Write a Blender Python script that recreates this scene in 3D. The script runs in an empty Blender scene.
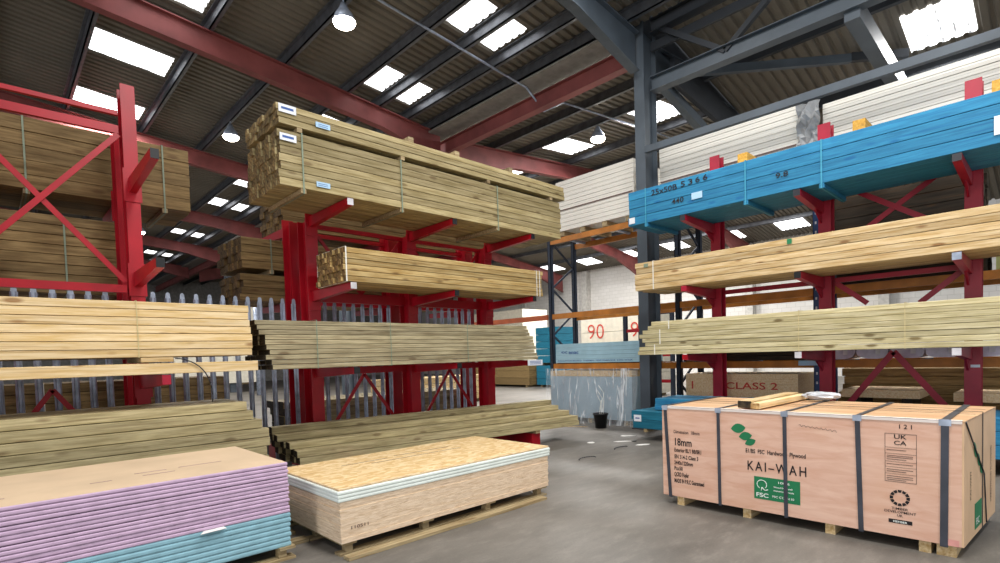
import bpy, bmesh, math, random
from mathutils import Vector, Matrix, Euler
R = random.Random(7)
SC = bpy.context.scene
COL = SC.collection

# ------------------------------------------------------------------ helpers
def lin(h):
    h = h.lstrip('#'); out = []
    for i in (0, 2, 4):
        c = int(h[i:i+2], 16) / 255
        out.append(c / 12.92 if c <= .04045 else ((c + .055) / 1.055) ** 2.4)
    return tuple(out) + (1,)

class NT:
    def __init__(s, name):
        s.m = bpy.data.materials.new(name); s.m.use_nodes = True
        s.t = s.m.node_tree; s.b = s.t.nodes['Principled BSDF']
    def n(s, typ, **kw):
        nd = s.t.nodes.new(typ)
        for k, v in kw.items():
            if k in nd.inputs: nd.inputs[k].default_value = v
            else: setattr(nd, k, v)
        return nd
    def l(s, a, ao, b, bi): s.t.links.new(a.outputs[ao], b.inputs[bi])
    def mixc(s, fac, a, b, blend='MIX'):
        """fac: (node,out) or float; a,b: (node,out) or colour"""
        nd = s.n('ShaderNodeMix', data_type='RGBA', blend_type=blend)
        for sock, v in ((nd.inputs[0], fac), (nd.inputs[6], a), (nd.inputs[7], b)):
            if isinstance(v, tuple) and len(v) == 2 and not isinstance(v[0], (int, float)):
                s.t.links.new(v[0].outputs[v[1]], sock)
            else: sock.default_value = v
        return (nd, 2)
    def ramp(s, src, p0, p1, c0=(0,0,0,1), c1=(1,1,1,1)):
        nd = s.n('ShaderNodeValToRGB'); e = nd.color_ramp.elements
        e[0].position = p0; e[1].position = p1; e[0].color = c0; e[1].color = c1
        s.l(src[0], src[1], nd, 0); return (nd, 0)

def plain(name, hexc, rough=.6, metal=0, var=.12, scale=6, emis=0, spec=.4):
    k = NT(name); c = lin(hexc)
    tc = k.n('ShaderNodeTexCoord'); no = k.n('ShaderNodeTexNoise', Scale=scale, Detail=4.0)
    k.l(tc, 'Object', no, 'Vector')
    d = tuple(x * (1 - var * 2) for x in c[:3]) + (1,); u = tuple(min(1, x * (1 + var)) for x in c[:3]) + (1,)
    m = k.mixc(k.ramp((no, 'Fac'), .3, .7), d, u)
    k.l(m[0], m[1], k.b, 'Base Color')
    k.b.inputs['Roughness'].default_value = rough; k.b.inputs['Metallic'].default_value = metal
    k.b.inputs['Specular IOR Level'].default_value = spec
    if emis:
        k.b.inputs['Emission Color'].default_value = c; k.b.inputs['Emission Strength'].default_value = emis
    return k.m

def wood(name, c0, c1, knot='#5a3f25', kamt=.75, rough=.65, var=.3, stain=None, stainc='#6c6a50'):
    """long grain along local X, per-object variation"""
    k = NT(name)
    tc = k.n('ShaderNodeTexCoord'); oi = k.n('ShaderNodeObjectInfo')
    sc = k.n('ShaderNodeVectorMath', operation='SCALE'); sc.inputs['Scale'].default_value = 37.0
    cb = k.n('ShaderNodeCombineXYZ'); k.l(oi, 'Random', cb, 0); k.l(oi, 'Random', cb, 1); k.l(oi, 'Random', cb, 2)
    k.l(cb, 0, sc, 0)
    ad = k.n('ShaderNodeVectorMath', operation='ADD'); k.l(tc, 'Object', ad, 0); k.l(sc, 0, ad, 1)
    mp = k.n('ShaderNodeMapping'); mp.inputs['Scale'].default_value = (1.2, 16, 16); k.l(ad, 0, mp, 0)
    g = k.n('ShaderNodeTexNoise', Scale=2.2, Detail=6.0, Roughness=.6); k.l(mp, 0, g, 'Vector')
    base = k.mixc(k.ramp((g, 'Fac'), .36, .64), lin(c1), lin(c0))
    mp3 = k.n('ShaderNodeMapping'); mp3.inputs['Scale'].default_value = (.5, 30, 30); k.l(ad, 0, mp3, 0)
    g3 = k.n('ShaderNodeTexNoise', Scale=2.0, Detail=3.0); k.l(mp3, 0, g3, 'Vector')
    base = k.mixc(k.ramp((g3, 'Fac'), .56, .7, (0, 0, 0, 1), (.45,)*3+(1,)), base, lin(knot))
    mp2 = k.n('ShaderNodeMapping'); mp2.inputs['Scale'].default_value = (2.4, 7, 7); k.l(ad, 0, mp2, 0)
    vo = k.n('ShaderNodeTexVoronoi', Scale=1.0); k.l(mp2, 0, vo, 'Vector')
    kn = k.ramp((vo, 'Distance'), .1, .2, (min(1, kamt*1.25),)*3+(1,), (0, 0, 0, 1))
    base = k.mixc(kn, base, lin(knot))
    if stain:
        st = k.n('ShaderNodeTexNoise', Scale=1.3, Detail=3.0); k.l(ad, 0, st, 'Vector')
        base = k.mixc(k.ramp((st, 'Fac'), .42, .75, (0, 0, 0, 1), (stain,)*3+(1,)), base, lin(stainc))
    hv = k.n('ShaderNodeHueSaturation'); k.l(base[0], base[1], hv, 'Color')
    mr = k.n('ShaderNodeMapRange'); mr.inputs['To Min'].default_value = 1 - var; mr.inputs['To Max'].default_value = 1 + var * .7
    k.l(oi, 'Random', mr, 0); k.l(mr, 0, hv, 'Value'); k.l(hv, 0, k.b, 'Base Color')
    bp = k.n('ShaderNodeBump', Strength=.15, Distance=.01); k.l(g, 'Fac', bp, 'Height'); k.l(bp, 0, k.b, 'Normal')
    k.b.inputs['Roughness'].default_value = rough; k.b.inputs['Specular IOR Level'].default_value = .25
    return k.m

def endgrain(name, c0, c1):
    k = NT(name)
    tc = k.n('ShaderNodeTexCoord'); oi = k.n('ShaderNodeObjectInfo')
    w = k.n('ShaderNodeTexNoise', Scale=28.0, Detail=5.0); k.l(tc, 'Object', w, 'Vector')
    b = k.mixc(k.ramp((w, 'Fac'), .35, .7), lin(c1), lin(c0))
    hv = k.n('ShaderNodeHueSaturation'); k.l(b[0], b[1], hv, 'Color')
    mr = k.n('ShaderNodeMapRange'); mr.inputs['To Min'].default_value = .55; mr.inputs['To Max'].default_value = 1.25
    k.l(oi, 'Random', mr, 0); k.l(mr, 0, hv, 'Value'); k.l(hv, 0, k.b, 'Base Color')
    k.b.inputs['Roughness'].default_value = .85
    return k.m

def tag(o, label=None, cat=None, group=None, kind=None):
    if label: o['label'] = label
    if cat: o['category'] = cat
    if group: o['group'] = group
    if kind: o['kind'] = kind
    return o

def thing(name, label, cat, loc=(0, 0, 0), rz=0.0, group=None):
    o = bpy.data.objects.new(name, None); COL.objects.link(o)
    o.location = loc; o.rotation_euler = (0, 0, rz); o.empty_display_size = .1
    o.matrix_basis = Matrix.Translation(loc) @ Matrix.Rotation(rz, 4, 'Z')
    return tag(o, label, cat, group)

def rootM(p):
    m = Matrix.Identity(4)
    while p is not None:
        m = p.matrix_basis @ m; p = p.parent
    return m

class MB:
    """collects geometry in world coordinates; one mesh object per build()"""
    def __init__(s): s.bm = bmesh.new(); s.mi = 0
    def mat(s, i): s.mi = i; return s
    def face(s, pts):
        f = s.bm.faces.new([s.bm.verts.new(p) for p in pts]); f.material_index = s.mi; return f
    def hexa(s, p):
        v = [s.bm.verts.new(q) for q in p]
        for a in ((0,3,2,1),(4,5,6,7),(0,1,5,4),(1,2,6,5),(2,3,7,6),(3,0,4,7)):
            f = s.bm.faces.new([v[i] for i in a]); f.material_index = s.mi
        return s
    def box(s, x0, y0, z0, x1, y1, z1):
        return s.hexa([(x0,y0,z0),(x1,y0,z0),(x1,y1,z0),(x0,y1,z0),(x0,y0,z1),(x1,y0,z1),(x1,y1,z1),(x0,y1,z1)])
    def prism(s, pts, d):
        """pts polygon (list of Vectors) extruded by d"""
        d = Vector(d); a = [s.bm.verts.new(p) for p in pts]; b = [s.bm.verts.new(Vector(p) + d) for p in pts]
        n = len(pts); s.bm.faces.new(a[::-1]).material_index = s.mi; s.bm.faces.new(b).material_index = s.mi
        for i in range(n):
            s.bm.faces.new((a[i], a[(i+1) % n], b[(i+1) % n], b[i])).material_index = s.mi
        return s
    def frame(s, a, b, up=(0, 0, 1)):
        a, b = Vector(a), Vector(b); d = (b - a).normalized(); u = Vector(up)
        if abs(d.dot(u)) > .98: u = Vector((1, 0, 0))
        sd = d.cross(u).normalized(); u = sd.cross(d).normalized(); return a, b, d, sd, u
    def bar(s, a, b, w, h, up=(0, 0, 1)):
        a, b, d, sd, u = s.frame(a, b, up)
        q = [sd * (w/2) * i + u * (h/2) * j for i, j in ((-1,-1),(1,-1),(1,1),(-1,1))]
        return s.prism([a + x for x in q], b - a)
    def ibeam(s, a, b, w, h, t=.012, tw=.009, up=(0, 0, 1)):
        """I-section: flanges (width w) perpendicular to 'up', depth h along up"""
        a, b, d, sd, u = s.frame(a, b, up); W, H = w/2, h/2
        pr = [(-W,-H),(W,-H),(W,-H+t),(tw,-H+t),(tw,H-t),(W,H-t),(W,H),(-W,H),(-W,H-t),(-tw,H-t),(-tw,-H+t),(-W,-H+t)]
        return s.prism([a + sd*x + u*y for x, y in pr], b - a)
    def cyl(s, a, b, r, r2=None, n=12):
        a, b, d, sd, u = s.frame(a, b); r2 = r if r2 is None else r2
        A = [s.bm.verts.new(a + (sd*math.cos(t)+u*math.sin(t))*r) for t in [2*math.pi*i/n for i in range(n)]]
        B = [s.bm.verts.new(b + (sd*math.cos(t)+u*math.sin(t))*r2) for t in [2*math.pi*i/n for i in range(n)]]
        s.bm.faces.new(A[::-1]).material_index = s.mi; s.bm.faces.new(B).material_index = s.mi
        for i in range(n):
            f = s.bm.faces.new((A[i], A[(i+1)%n], B[(i+1)%n], B[i])); f.material_index = s.mi; f.smooth = True
        return s
    def tube(s, pts, r, n=8):
        for p, q in zip(pts, pts[1:]): s.cyl(p, q, r, n=n)
        return s
    def lathe(s, c, prof, n=20):
        c = Vector(c); rings = []
        for r, z in prof:
            rings.append([s.bm.verts.new(c + Vector((r*math.cos(2*math.pi*i/n), r*math.sin(2*math.pi*i/n), z))) for i in range(n)])
        for A, B in zip(rings, rings[1:]):
            for i in range(n):
                f = s.bm.faces.new((A[i], A[(i+1)%n], B[(i+1)%n], B[i])); f.smooth = True; f.material_index = s.mi
        return s
    def build(s, name, mats, parent=None, bevel=0):
        if bevel:
            bmesh.ops.bevel(s.bm, geom=list(s.bm.edges), offset=bevel, segments=1, affect='EDGES')
        bmesh.ops.recalc_face_normals(s.bm, faces=list(s.bm.faces))
        if parent is not None: s.bm.transform(rootM(parent).inverted())
        me = bpy.data.meshes.new(name); s.bm.to_mesh(me); s.bm.free()
        for m in (mats if isinstance(mats, (list, tuple)) else [mats]): me.materials.append(m)
        o = bpy.data.objects.new(name, me); COL.objects.link(o)
        if parent is not None: o.parent = parent
        return o

def struct(name, mb, mats):
    return tag(mb.build(name, mats), kind='structure')

ORD = ['first','second','third','fourth','fifth','sixth','seventh','eighth','ninth','tenth','eleventh','twelfth','thirteenth','fourteenth','fifteenth','sixteenth','seventeenth','eighteenth','nineteenth','twentieth','twenty-first','twenty-second','twenty-third','twenty-fourth','twenty-fifth','twenty-sixth','twenty-seventh','twenty-eighth','twenty-ninth','thirtieth']

def write(txt, org, xd, yd, size, mat, parent, name='printed_text', width=None, align='LEFT', lift=.0015, bold=.012, space=1.0):
    """flat lettering standing on a real surface: org is the baseline start"""
    c = bpy.data.curves.new('lettering', 'FONT'); c.body = txt; c.size = 1; c.align_x = align
    c.extrude = .0; c.offset = bold; c.space_character = space; c.resolution_u = 3
    t = bpy.data.objects.new('lettering', c); COL.objects.link(t)
    bpy.context.view_layer.update()
    me = bpy.data.meshes.new_from_object(t.evaluated_get(bpy.context.evaluated_depsgraph_get()))
    bpy.data.objects.remove(t); bpy.data.curves.remove(c)
    xd, yd = Vector(xd).normalized(), Vector(yd).normalized(); nd = xd.cross(yd)
    xs = [v.co.x for v in me.vertices] or [0, 1]; w = max(xs) - min(xs)
    sx = size if width is None else width / max(w, 1e-4)
    M = rootM(parent).inverted() if parent is not None else Matrix.Identity(4)
    for v in me.vertices:
        v.co = M @ (Vector(org) + xd * v.co.x * sx + yd * v.co.y * size + nd * lift)
    me.materials.clear(); me.materials.append(mat)
    o = bpy.data.objects.new(name, me); COL.objects.link(o)
    if parent is not None: o.parent = parent
    return o

# ------------------------------------------------------------------ materials
M = {}
M['red'] = plain('red_paint', '#a80d20', .38, var=.1, scale=3)
M['maroon'] = plain('dark_red_paint', '#a31a33', .42, var=.12, scale=3)
M['oxide'] = plain('red_oxide_steel', '#8a4a48', .6, var=.15, scale=2)
M['steel_grey'] = plain('grey_painted_steel', '#4b545d', .5, var=.12, scale=2)
M['steel_dark'] = plain('dark_painted_steel', '#2c3036', .6, var=.12, scale=2)
M['purlin'] = plain('galvanised_purlin', '#6b6e74', .4, .5, var=.15)
M['galv'] = plain('galvanised_pale', '#aab5c8', .4, .3, var=.18, scale=9)
M['navy'] = plain('navy_rack_paint', '#28303f', .8, var=.1)
M['blue_up'] = plain('blue_rack_paint', '#26406f', .45, var=.1)
M['orange'] = plain('orange_beam_paint', '#b5722a', .5, var=.15, scale=4)
M['white_cap'] = plain('white_end_cap', '#cfcdd2', .5)
M['black'] = plain('black_plastic', '#16171a', .45, var=.1)
M['bandblack'] = plain('black_band', '#2b2c33', .4, var=.1)
M['band'] = plain('steel_band', '#484b55', .4, .3, var=.15)
M['strap_green'] = plain('green_strap', '#7f8c78', .5, var=.1)
M['strap_white'] = plain('white_strap', '#e4e2d8', .5, var=.05)
M['strap_clear'] = plain('straw_strap', '#c9bb8c', .5, var=.05)
M['strap_teal'] = plain('teal_strap', '#3f96b4', .5, var=.05)
M['tagwhite'] = plain('white_ticket', '#dfe3ea', .6, var=.04)
M['tagblue'] = plain('pale_blue_ticket', '#a9cbe6', .6, var=.04)
M['ink'] = plain('black_ink', '#1d1a1c', .7, var=.05)
M['inkgrey'] = plain('faded_ink', '#6a5650', .7, var=.05)
M['inkred'] = plain('red_marker', '#cf4a3c', .7, var=.1)
M['inkblue'] = plain('blue_ink', '#3b5c9c', .7, var=.05)
M['green'] = plain('green_print', '#1c7a4e', .6, var=.06)
M['white_print'] = plain('white_print', '#e9efe9', .6, var=.03)
M['concrete_white'] = plain('paper_white', '#e8e6e2', .7, var=.05)

W = {}
W['pack'] = wood('treated_pine', '#b5a67e', '#8f7f57', kamt=.5, stain=.35, stainc='#85774a')
W['pack_end'] = endgrain('treated_pine_ends', '#9c8656', '#55452c')
W['gold'] = wood('golden_pine', '#c9b07c', '#a5864f', kamt=.5)
W['gold_end'] = endgrain('golden_pine_ends', '#a98753', '#4e3a20')
W['yellow'] = wood('yellow_pine', '#ecd5ab', '#d6b67c', knot='#8a5c2c', kamt=.6, var=.14)
W['yellow_end'] = endgrain('yellow_pine_ends', '#d8b57c', '#8a6337')
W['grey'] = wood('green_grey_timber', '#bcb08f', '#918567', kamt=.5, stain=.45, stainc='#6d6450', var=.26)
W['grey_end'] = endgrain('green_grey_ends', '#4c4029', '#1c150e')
W['low'] = wood('tan_green_timber', '#c0b289', '#978a64', kamt=.45, stain=.35, stainc='#6f6750', var=.26)
W['brown'] = wood('brown_pine', '#957d54', '#6c5735', kamt=.5, var=.25)
W['brown_end'] = endgrain('brown_pine_ends', '#84693f', '#3d2e1a')
W['pale'] = wood('pale_pine', '#d6c098', '#b3935f', knot='#7a4f28', kamt=.6, var=.2)
W['pale_end'] = endgrain('pale_pine_ends', '#c0a068', '#7d6139')
W['pgreen'] = wood('pale_green_pine', '#d3c9a4', '#b0a479', knot='#63512c', kamt=.65, var=.17)
W['pgreen_end'] = endgrain('pale_green_ends', '#aa9a66', '#5e5233')
W['blue'] = wood('blue_dyed_timber', '#3387b0', '#266f97', knot='#115a94', kamt=.5, var=.14)
W['blue_end'] = endgrain('blue_dyed_ends', '#1d80c0', '#0f5384')
W['teal'] = wood('teal_dyed_timber', '#216f88', '#175a70', knot='#0f4f6c', kamt=.5, var=.18)
W['teal_end'] = endgrain('teal_dyed_ends', '#1f7d9c', '#10495f')
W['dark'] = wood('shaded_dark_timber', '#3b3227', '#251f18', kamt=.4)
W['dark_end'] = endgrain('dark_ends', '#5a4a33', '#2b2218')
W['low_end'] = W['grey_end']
W['bearer'] = wood('rough_bearer', '#ab9a78', '#857150', kamt=.4, var=.25)
W['yblock'] = wood('yellow_bearer', '#dcab52', '#bf8c36', kamt=.3, var=.1)

# ------------------------------------------------------------------ timber packs
_bm = {}
def board_mesh(L, w, h, ms, ch=.004):
    key = (round(L, 3), round(w, 4), round(h, 4), ms[0].name)
    if key in _bm: return _bm[key]
    bm = bmesh.new(); x = L/2; a, b = w/2, h/2; c = min(ch, a*.4, b*.4)
    pr = [(-a+c,-b),(a-c,-b),(a,-b+c),(a,b-c),(a-c,b),(-a+c,b),(-a,b-c),(-a,-b+c)]
    A = [bm.verts.new((-x, p, q)) for p, q in pr]; B = [bm.verts.new((x, p, q)) for p, q in pr]
    f = bm.faces.new(A); f.material_index = 1; f = bm.faces.new(B); f.material_index = 1
    for i in range(8): bm.faces.new((A[i], A[(i+1)%8], B[(i+1)%8], B[i]))
    bmesh.ops.recalc_face_normals(bm, faces=list(bm.faces))
    me = bpy.data.meshes.new('board'); bm.to_mesh(me); bm.free()
    me.materials.append(ms[0]); me.materials.append(ms[1]); _bm[key] = me; return me

def pack(name, label, cat, axis, x0, y0, z0, L, Wd, H, rows, cols, wd, group=None, jit=.02, straps=(), smat='strap_green',
         bearers=(), bmat='bearer', bh=.055, shade=None, rowshift=None, frontshift=None, tops=(), sw=.018, partname='board'):
    rz = 0 if axis == 'X' else -math.pi/2
    c = (x0+L/2, y0+Wd/2, z0) if axis == 'X' else (x0+Wd/2, y0+L/2, z0)
    t = thing(name, label, cat, c, rz, group)
    w, h = Wd/cols, H/rows
    me = board_mesh(L, w-.004, h-.005, (W[wd], W[wd+'_end']))
    for r in range(rows):
        for k in range(cols):
            o = bpy.data.objects.new(partname, me); COL.objects.link(o); o.parent = t
            dx = R.uniform(-jit, jit) + (rowshift[r] if rowshift else 0)
            dy = R.uniform(-.004, .004) + (frontshift[r] if frontshift else 0)
            o.location = (dx, -Wd/2+w*(k+.5)+dy, h*(r+.5)); o.rotation_euler = (R.choice((0, math.pi)), 0, 0)
    MX = rootM(t)
    def loc(p): return MX @ Vector(p)
    for f in bearers:
        m = MB(); x = -L/2+L*f
        m.hexa([loc(p) for p in [(x-.03,-Wd/2,-bh),(x+.03,-Wd/2,-bh),(x+.03,Wd/2,-bh),(x-.03,Wd/2,-bh),(x-.03,-Wd/2,-.002),(x+.03,-Wd/2,-.002),(x+.03,Wd/2,-.002),(x-.03,Wd/2,-.002)]])
        m.build('bearer', W[bmat], t)
    for f in tops:
        m = MB(); x = -L/2+L*f
        m.hexa([loc(p) for p in [(x-.04,-Wd/2+.01,H+.002),(x+.04,-Wd/2+.01,H+.002),(x+.04,Wd/2,H+.002),(x-.04,Wd/2,H+.002),(x-.04,-Wd/2+.01,H+.07),(x+.04,-Wd/2+.01,H+.07),(x+.04,Wd/2,H+.07),(x-.04,Wd/2,H+.07)]])
        m.build('top_bearer', W[bmat], t)
    for f in straps:
        m = MB(); x = -L/2+L*f; zb = -.001
        for b_ in bearers:
            if abs(b_-f) < .012: zb = -bh-.002
        e = .011; q = [(-Wd/2-e, zb-.004), (Wd/2+e, zb-.004), (Wd/2+e, H+.006), (-Wd/2-e, H+.006)]
        for i in range(4):
            (ya, za), (yb, zb2) = q[i], q[(i+1) % 4]
            m.hexa([loc(p) for p in strapseg(x, ya, za, yb, zb2, sw)])
        m.build('strap', M[smat], t)
    return t
def strapseg(x, ya, za, yb, zb, w):
    t = .003; d = Vector((0, yb-ya, zb-za)).normalized(); n = Vector((0, -d.z, d.y)) * t
    a, b = Vector((0, ya, za)), Vector((0, yb, zb)); X0, X1 = Vector((x-w/2, 0, 0)), Vector((x+w/2, 0, 0))
    return [a+X0, a+X1, b+X1, b+X0, a+X0+n, a+X1+n, b+X1+n, b+X0+n]

def quad_tag(x0, x1, z0, z1, plane, axis, mat, parent, name='paper_ticket', t=.003):
    """ticket on a face: axis 'Y' = face looking to -Y at y=plane; axis 'X' = face looking to -X at x=plane"""
    m = MB()
    if axis == 'Y': m.box(x0, plane-t, z0, x1, plane, z1)
    else: m.box(plane-t, x0, z0, plane, x1, z1)
    return m.build(name, mat, parent)

# ================================================================== CAMERA
f, cx, cy, yaw, pitch, roll = 536.444, 495.086, 375.687, .815101919, -.037239238, -.030787614
fw = Vector((math.cos(yaw)*math.cos(pitch), math.sin(yaw)*math.cos(pitch), math.sin(pitch)))
rt = Vector((math.sin(yaw), -math.cos(yaw), 0)); up = rt.cross(fw)
r2 = rt*math.cos(roll) + up*math.sin(roll); u2 = -rt*math.sin(roll) + up*math.cos(roll)
cam = bpy.data.cameras.new('camera'); co = bpy.data.objects.new('camera', cam); COL.objects.link(co)
mm = Matrix((r2, u2, -fw)).transposed().to_4x4(); mm.translation = (0, 0, 1.514); co.matrix_world = mm
cam.sensor_width = 36; cam.lens = f/1000*36; cam.shift_x = (500-cx)/1000; cam.shift_y = (cy-281.5)/1000
cam.clip_end = 200; SC.camera = co

# ================================================================== SETTING
# floor
k = NT('worn_concrete'); tc = k.n('ShaderNodeTexCoord')
n1 = k.n('ShaderNodeTexNoise', Scale=.55, Detail=7.0, Roughness=.62); n2 = k.n('ShaderNodeTexNoise', Scale=5.0, Detail=8.0, Roughness=.7)
n3 = k.n('ShaderNodeTexNoise', Scale=60.0, Detail=3.0)
mpf = k.n('ShaderNodeMapping'); mpf.inputs['Scale'].default_value = (.6, 1.6, 1); mpf.inputs['Rotation'].default_value = (0, 0, .9)
k.l(tc, 'Object', mpf, 0); k.l(mpf, 0, n1, 'Vector'); k.l(mpf, 0, n2, 'Vector'); k.l(tc, 'Object', n3, 'Vector')
b = k.mixc(k.ramp((n1, 'Fac'), .35, .68), lin('#504c47'), lin('#7a746d'))
b = k.mixc(k.ramp((n2, 'Fac'), .5, .8, (0,0,0,1), (.5,.5,.5,1)), b, lin('#9a948b'))
b = k.mixc(k.ramp((n2, 'Fac'), .2, .45, (.5,.5,.5,1), (0,0,0,1)), b, lin('#3f3b37'))
b = k.mixc(.18, b, k.mixc((n3, 'Fac'), lin('#38352f'), lin('#98938a')))
k.l(b[0], b[1], k.b, 'Base Color'); k.b.inputs['Roughness'].default_value = .55
bp = k.n('ShaderNodeBump', Strength=.08); k.l(n3, 'Fac', bp, 'Height'); k.l(bp, 0, k.b, 'Normal')
struct('floor', MB().box(-12, -10, -.1, 31, 46, 0), k.m)

# roof sheeting, corrugated (ridges run along X)
k = NT('brown_grey_roof_sheet'); tc = k.n('ShaderNodeTexCoord'); no = k.n('ShaderNodeTexNoise', Scale=.8, Detail=4.0)
k.l(tc, 'Object', no, 'Vector'); c = k.mixc((no, 'Fac'), lin('#5a554b'), lin('#7d766a'))
k.l(c[0], c[1], k.b, 'Base Color'); k.b.inputs['Roughness'].default_value = .7
SHEET = k.m
PER = .19
def corr(name, x0, x1, y0, y1, zf, mat, amp=.045, dz=0, thick=False, per=PER):
    bm = bmesh.new(); ys = []
    i0 = math.floor(y0/per)
    y = i0*per
    while y < y1+1e-6:
        for a, hgt in ((0, 0), (.5, 0), (.62, 1), (.88, 1)):
            yy = y + a*per
            if y0-1e-6 <= yy <= y1+1e-6: ys.append((yy, hgt*amp))
        y += per
    rows = [[bm.verts.new((x, yy, zf(x)+h+dz)) for yy, h in ys] for x in (x0, x1)]
    for i in range(len(ys)-1): bm.faces.new((rows[0][i], rows[0][i+1], rows[1][i+1], rows[1][i]))
    me = bpy.data.meshes.new(name); bm.to_mesh(me); bm.free(); me.materials.append(mat)
    o = bpy.data.objects.new(name, me); COL.objects.link(o); return tag(o, kind='structure')
XV = 9.2
zw = lambda x: 7.65 + .0963*(XV-x)
RIDGE = 20.0
def ze(x): return 7.6 + .085*(x-XV) if x < RIDGE else 7.6 + .085*(RIDGE-XV) - .14*(x-RIDGE)
zn = lambda x: 8.0 - .18*(x-XV)
corr('ceiling', -12, XV, -5, 46, zw, SHEET)
corr('ceiling', XV, RIDGE, 5.5, 46, ze, SHEET)
corr('ceiling', RIDGE, 31, 5.5, 46, ze, SHEET)
corr('ceiling', XV, 22, -5, 5.5, zn, SHEET)
struct('trim_1', MB().face([(XV,5.5,7.55),(22,5.5,5.6),(22,5.5,8.6),(XV,5.5,8.1)]) and (lambda m: (m.face([(XV,5.5,7.55),(22,5.5,5.7),(22,5.5,8.7),(XV,5.5,8.1)]), m)[1])(MB()), M['steel_dark'])

# skylights: translucent sheet that glows with daylight, leaf litter marks on it
k = NT('skylight_sheet'); tc = k.n('ShaderNodeTexCoord'); no = k.n('ShaderNodeTexNoise', Scale=5.0, Detail=5.0, Roughness=.75)
mpk = k.n('ShaderNodeMapping'); mpk.inputs['Scale'].default_value = (1, 2.2, 1); k.l(tc, 'Object', mpk, 0); k.l(mpk, 0, no, 'Vector')
sp = k.n('ShaderNodeSeparateXYZ'); k.l(tc, 'Object', sp, 0)
mo = k.n('ShaderNodeMath', operation='FRACT'); dv = k.n('ShaderNodeMath', operation='MULTIPLY'); dv.inputs[1].default_value = 1/PER
k.l(sp, 1, dv, 0); k.l(dv, 0, mo, 0)
lw = k.ramp((mo, 0), .30, .36); hi = k.ramp((mo, 0), .5, .58, (1,1,1,1), (0,0,0,1))
band = k.mixc(1.0, lw, hi, 'MULTIPLY')
spots = k.mixc(1.0, k.ramp((no, 'Fac'), .5, .56), band, 'MULTIPLY')
cc = k.mixc(spots, (.97, .98, 1, 1), (.035, .04, .045, 1))
k.l(cc[0], cc[1], k.b, 'Emission Color'); k.b.inputs['Emission Strength'].default_value = 2.6
k.b.inputs['Base Color'].default_value = (.8, .8, .8, 1); k.b.inputs['Roughness'].default_value = .5
SKY = k.m
wn = [0]
def sky(x0, x1, y0, y1, zf):
    wn[0] += 1; corr('window_%d' % wn[0], x0, x1, y0, y1, zf, SKY, amp=.03, dz=-.012)
for i in range(1, 12):
    y = 4.1 + 3.03*i
    sky(6.48, 7.08, y, y+1.0, zw); sky(7.3, 7.86, y, y+1.0, zw)
for y in (10.35, 13.38, 16.4, 19.4, 22.4, 25.4): sky(1.85, 3.28, y, y+.98, zw)
for y in (7.1, 10.13, 13.16, 16.2, 19.2, 22.2, 25.2): sky(12.5, 14.2, y, y+1.0, ze)
for y in (8.3, 11.3, 14.3, 17.3, 20.3, 23.3): sky(27.3, 28.9, y, y+1.3, ze)
sky(12.35, 13.5, 1.08, 2.1, zn)
sky(12.5, 13.9, -2.2, -1.2, zn)

tn = [1]
def trim(mb, mat): tn[0] += 1; return struct('trim_%d' % tn[0], mb, mat)
# purlins along Y
for x in (-2.9, -1.35, .2, 1.75, 3.42, 4.9, 6.35, 7.19, 8.0, 8.7):
    m = MB(); z = zw(x)
    m.box(x-.012, -5, z-.21, x+.012, 46, z-.006); m.box(x-.012, -5, z-.21, x+.075, 46, z-.19); m.box(x-.075, -5, z-.02, x+.012, 46, z-.004)
    trim(m, M['purlin'])
for x in (10.0, 11.0, 12.2, 14.5, 16.2, 18.0, 19.6, 21.5, 24.6, 27):
    m = MB(); z = ze(x)
    m.box(x-.012, 5.6, z-.21, x+.012, 46, z-.006); m.box(x-.012, 5.6, z-.21, x+.075, 46, z-.19)
    trim(m, M['purlin'])
for x in (11.6, 14.0, 16.5, 19):
    m = MB(); z = zn(x); m.box(x-.05, -5, z-.24, x+.05, 5.4, z-.01); trim(m, M['steel_dark'])
# rafters with haunches at the valley
def rafter(y, mat, east=True, w=.19):
    def prof(pts, thick):
        # web + flanges following a polyline top/bottom
        m = MB(); top = [p for p in pts[0]]; bot = [p for p in pts[1]]
        poly = [Vector((x, y-.006, z)) for x, z in top] + [Vector((x, y-.006, z)) for x, z in reversed(bot)]
        m.prism(poly, (0, .012, 0))
        for line in (top, bot):
            for (xa, za), (xb, zb) in zip(line, line[1:]): m.bar((xa, y, za), (xb, y, zb), w, .022)
        return m
    W_ = prof(([(-11, zw(-11)-.22), (XV-.12, zw(XV-.12)-.22)], [(-11, zw(-11)-.68), (XV-1.9, zw(XV-1.9)-.66), (XV-.12, zw(XV)-.9)]), w)
    trim(W_, mat)
    if east:
        E_ = prof(([(XV+.45, ze(XV+.45)-.22), (RIDGE, ze(RIDGE)-.22), (29.6, ze(29.6)-.22)], [(XV+.45, ze(XV)-1.0), (XV+2.7, ze(XV+2.7)-.66), (RIDGE, ze(RIDGE)-.66), (26.6, ze(26.6)-.7), (29.6, ze(29.6)-1.35)]), w)
        trim(E_, mat)
rafter(5.55, M['steel_grey'])
for y in (11.5, 17.7, 24.2, 30.2, 36.4): rafter(y, M['oxide'])
# valley beam with pale gutter above
trim(MB().ibeam((XV-.02, 5.8, 7.1), (XV-.02, 46, 7.1), .2, .34), M['oxide'])
trim(MB().box(XV-.5, 5.8, 7.42, XV+.2, 46, 7.46), plain('pale_gutter', '#8f8c86', .6))
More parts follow.
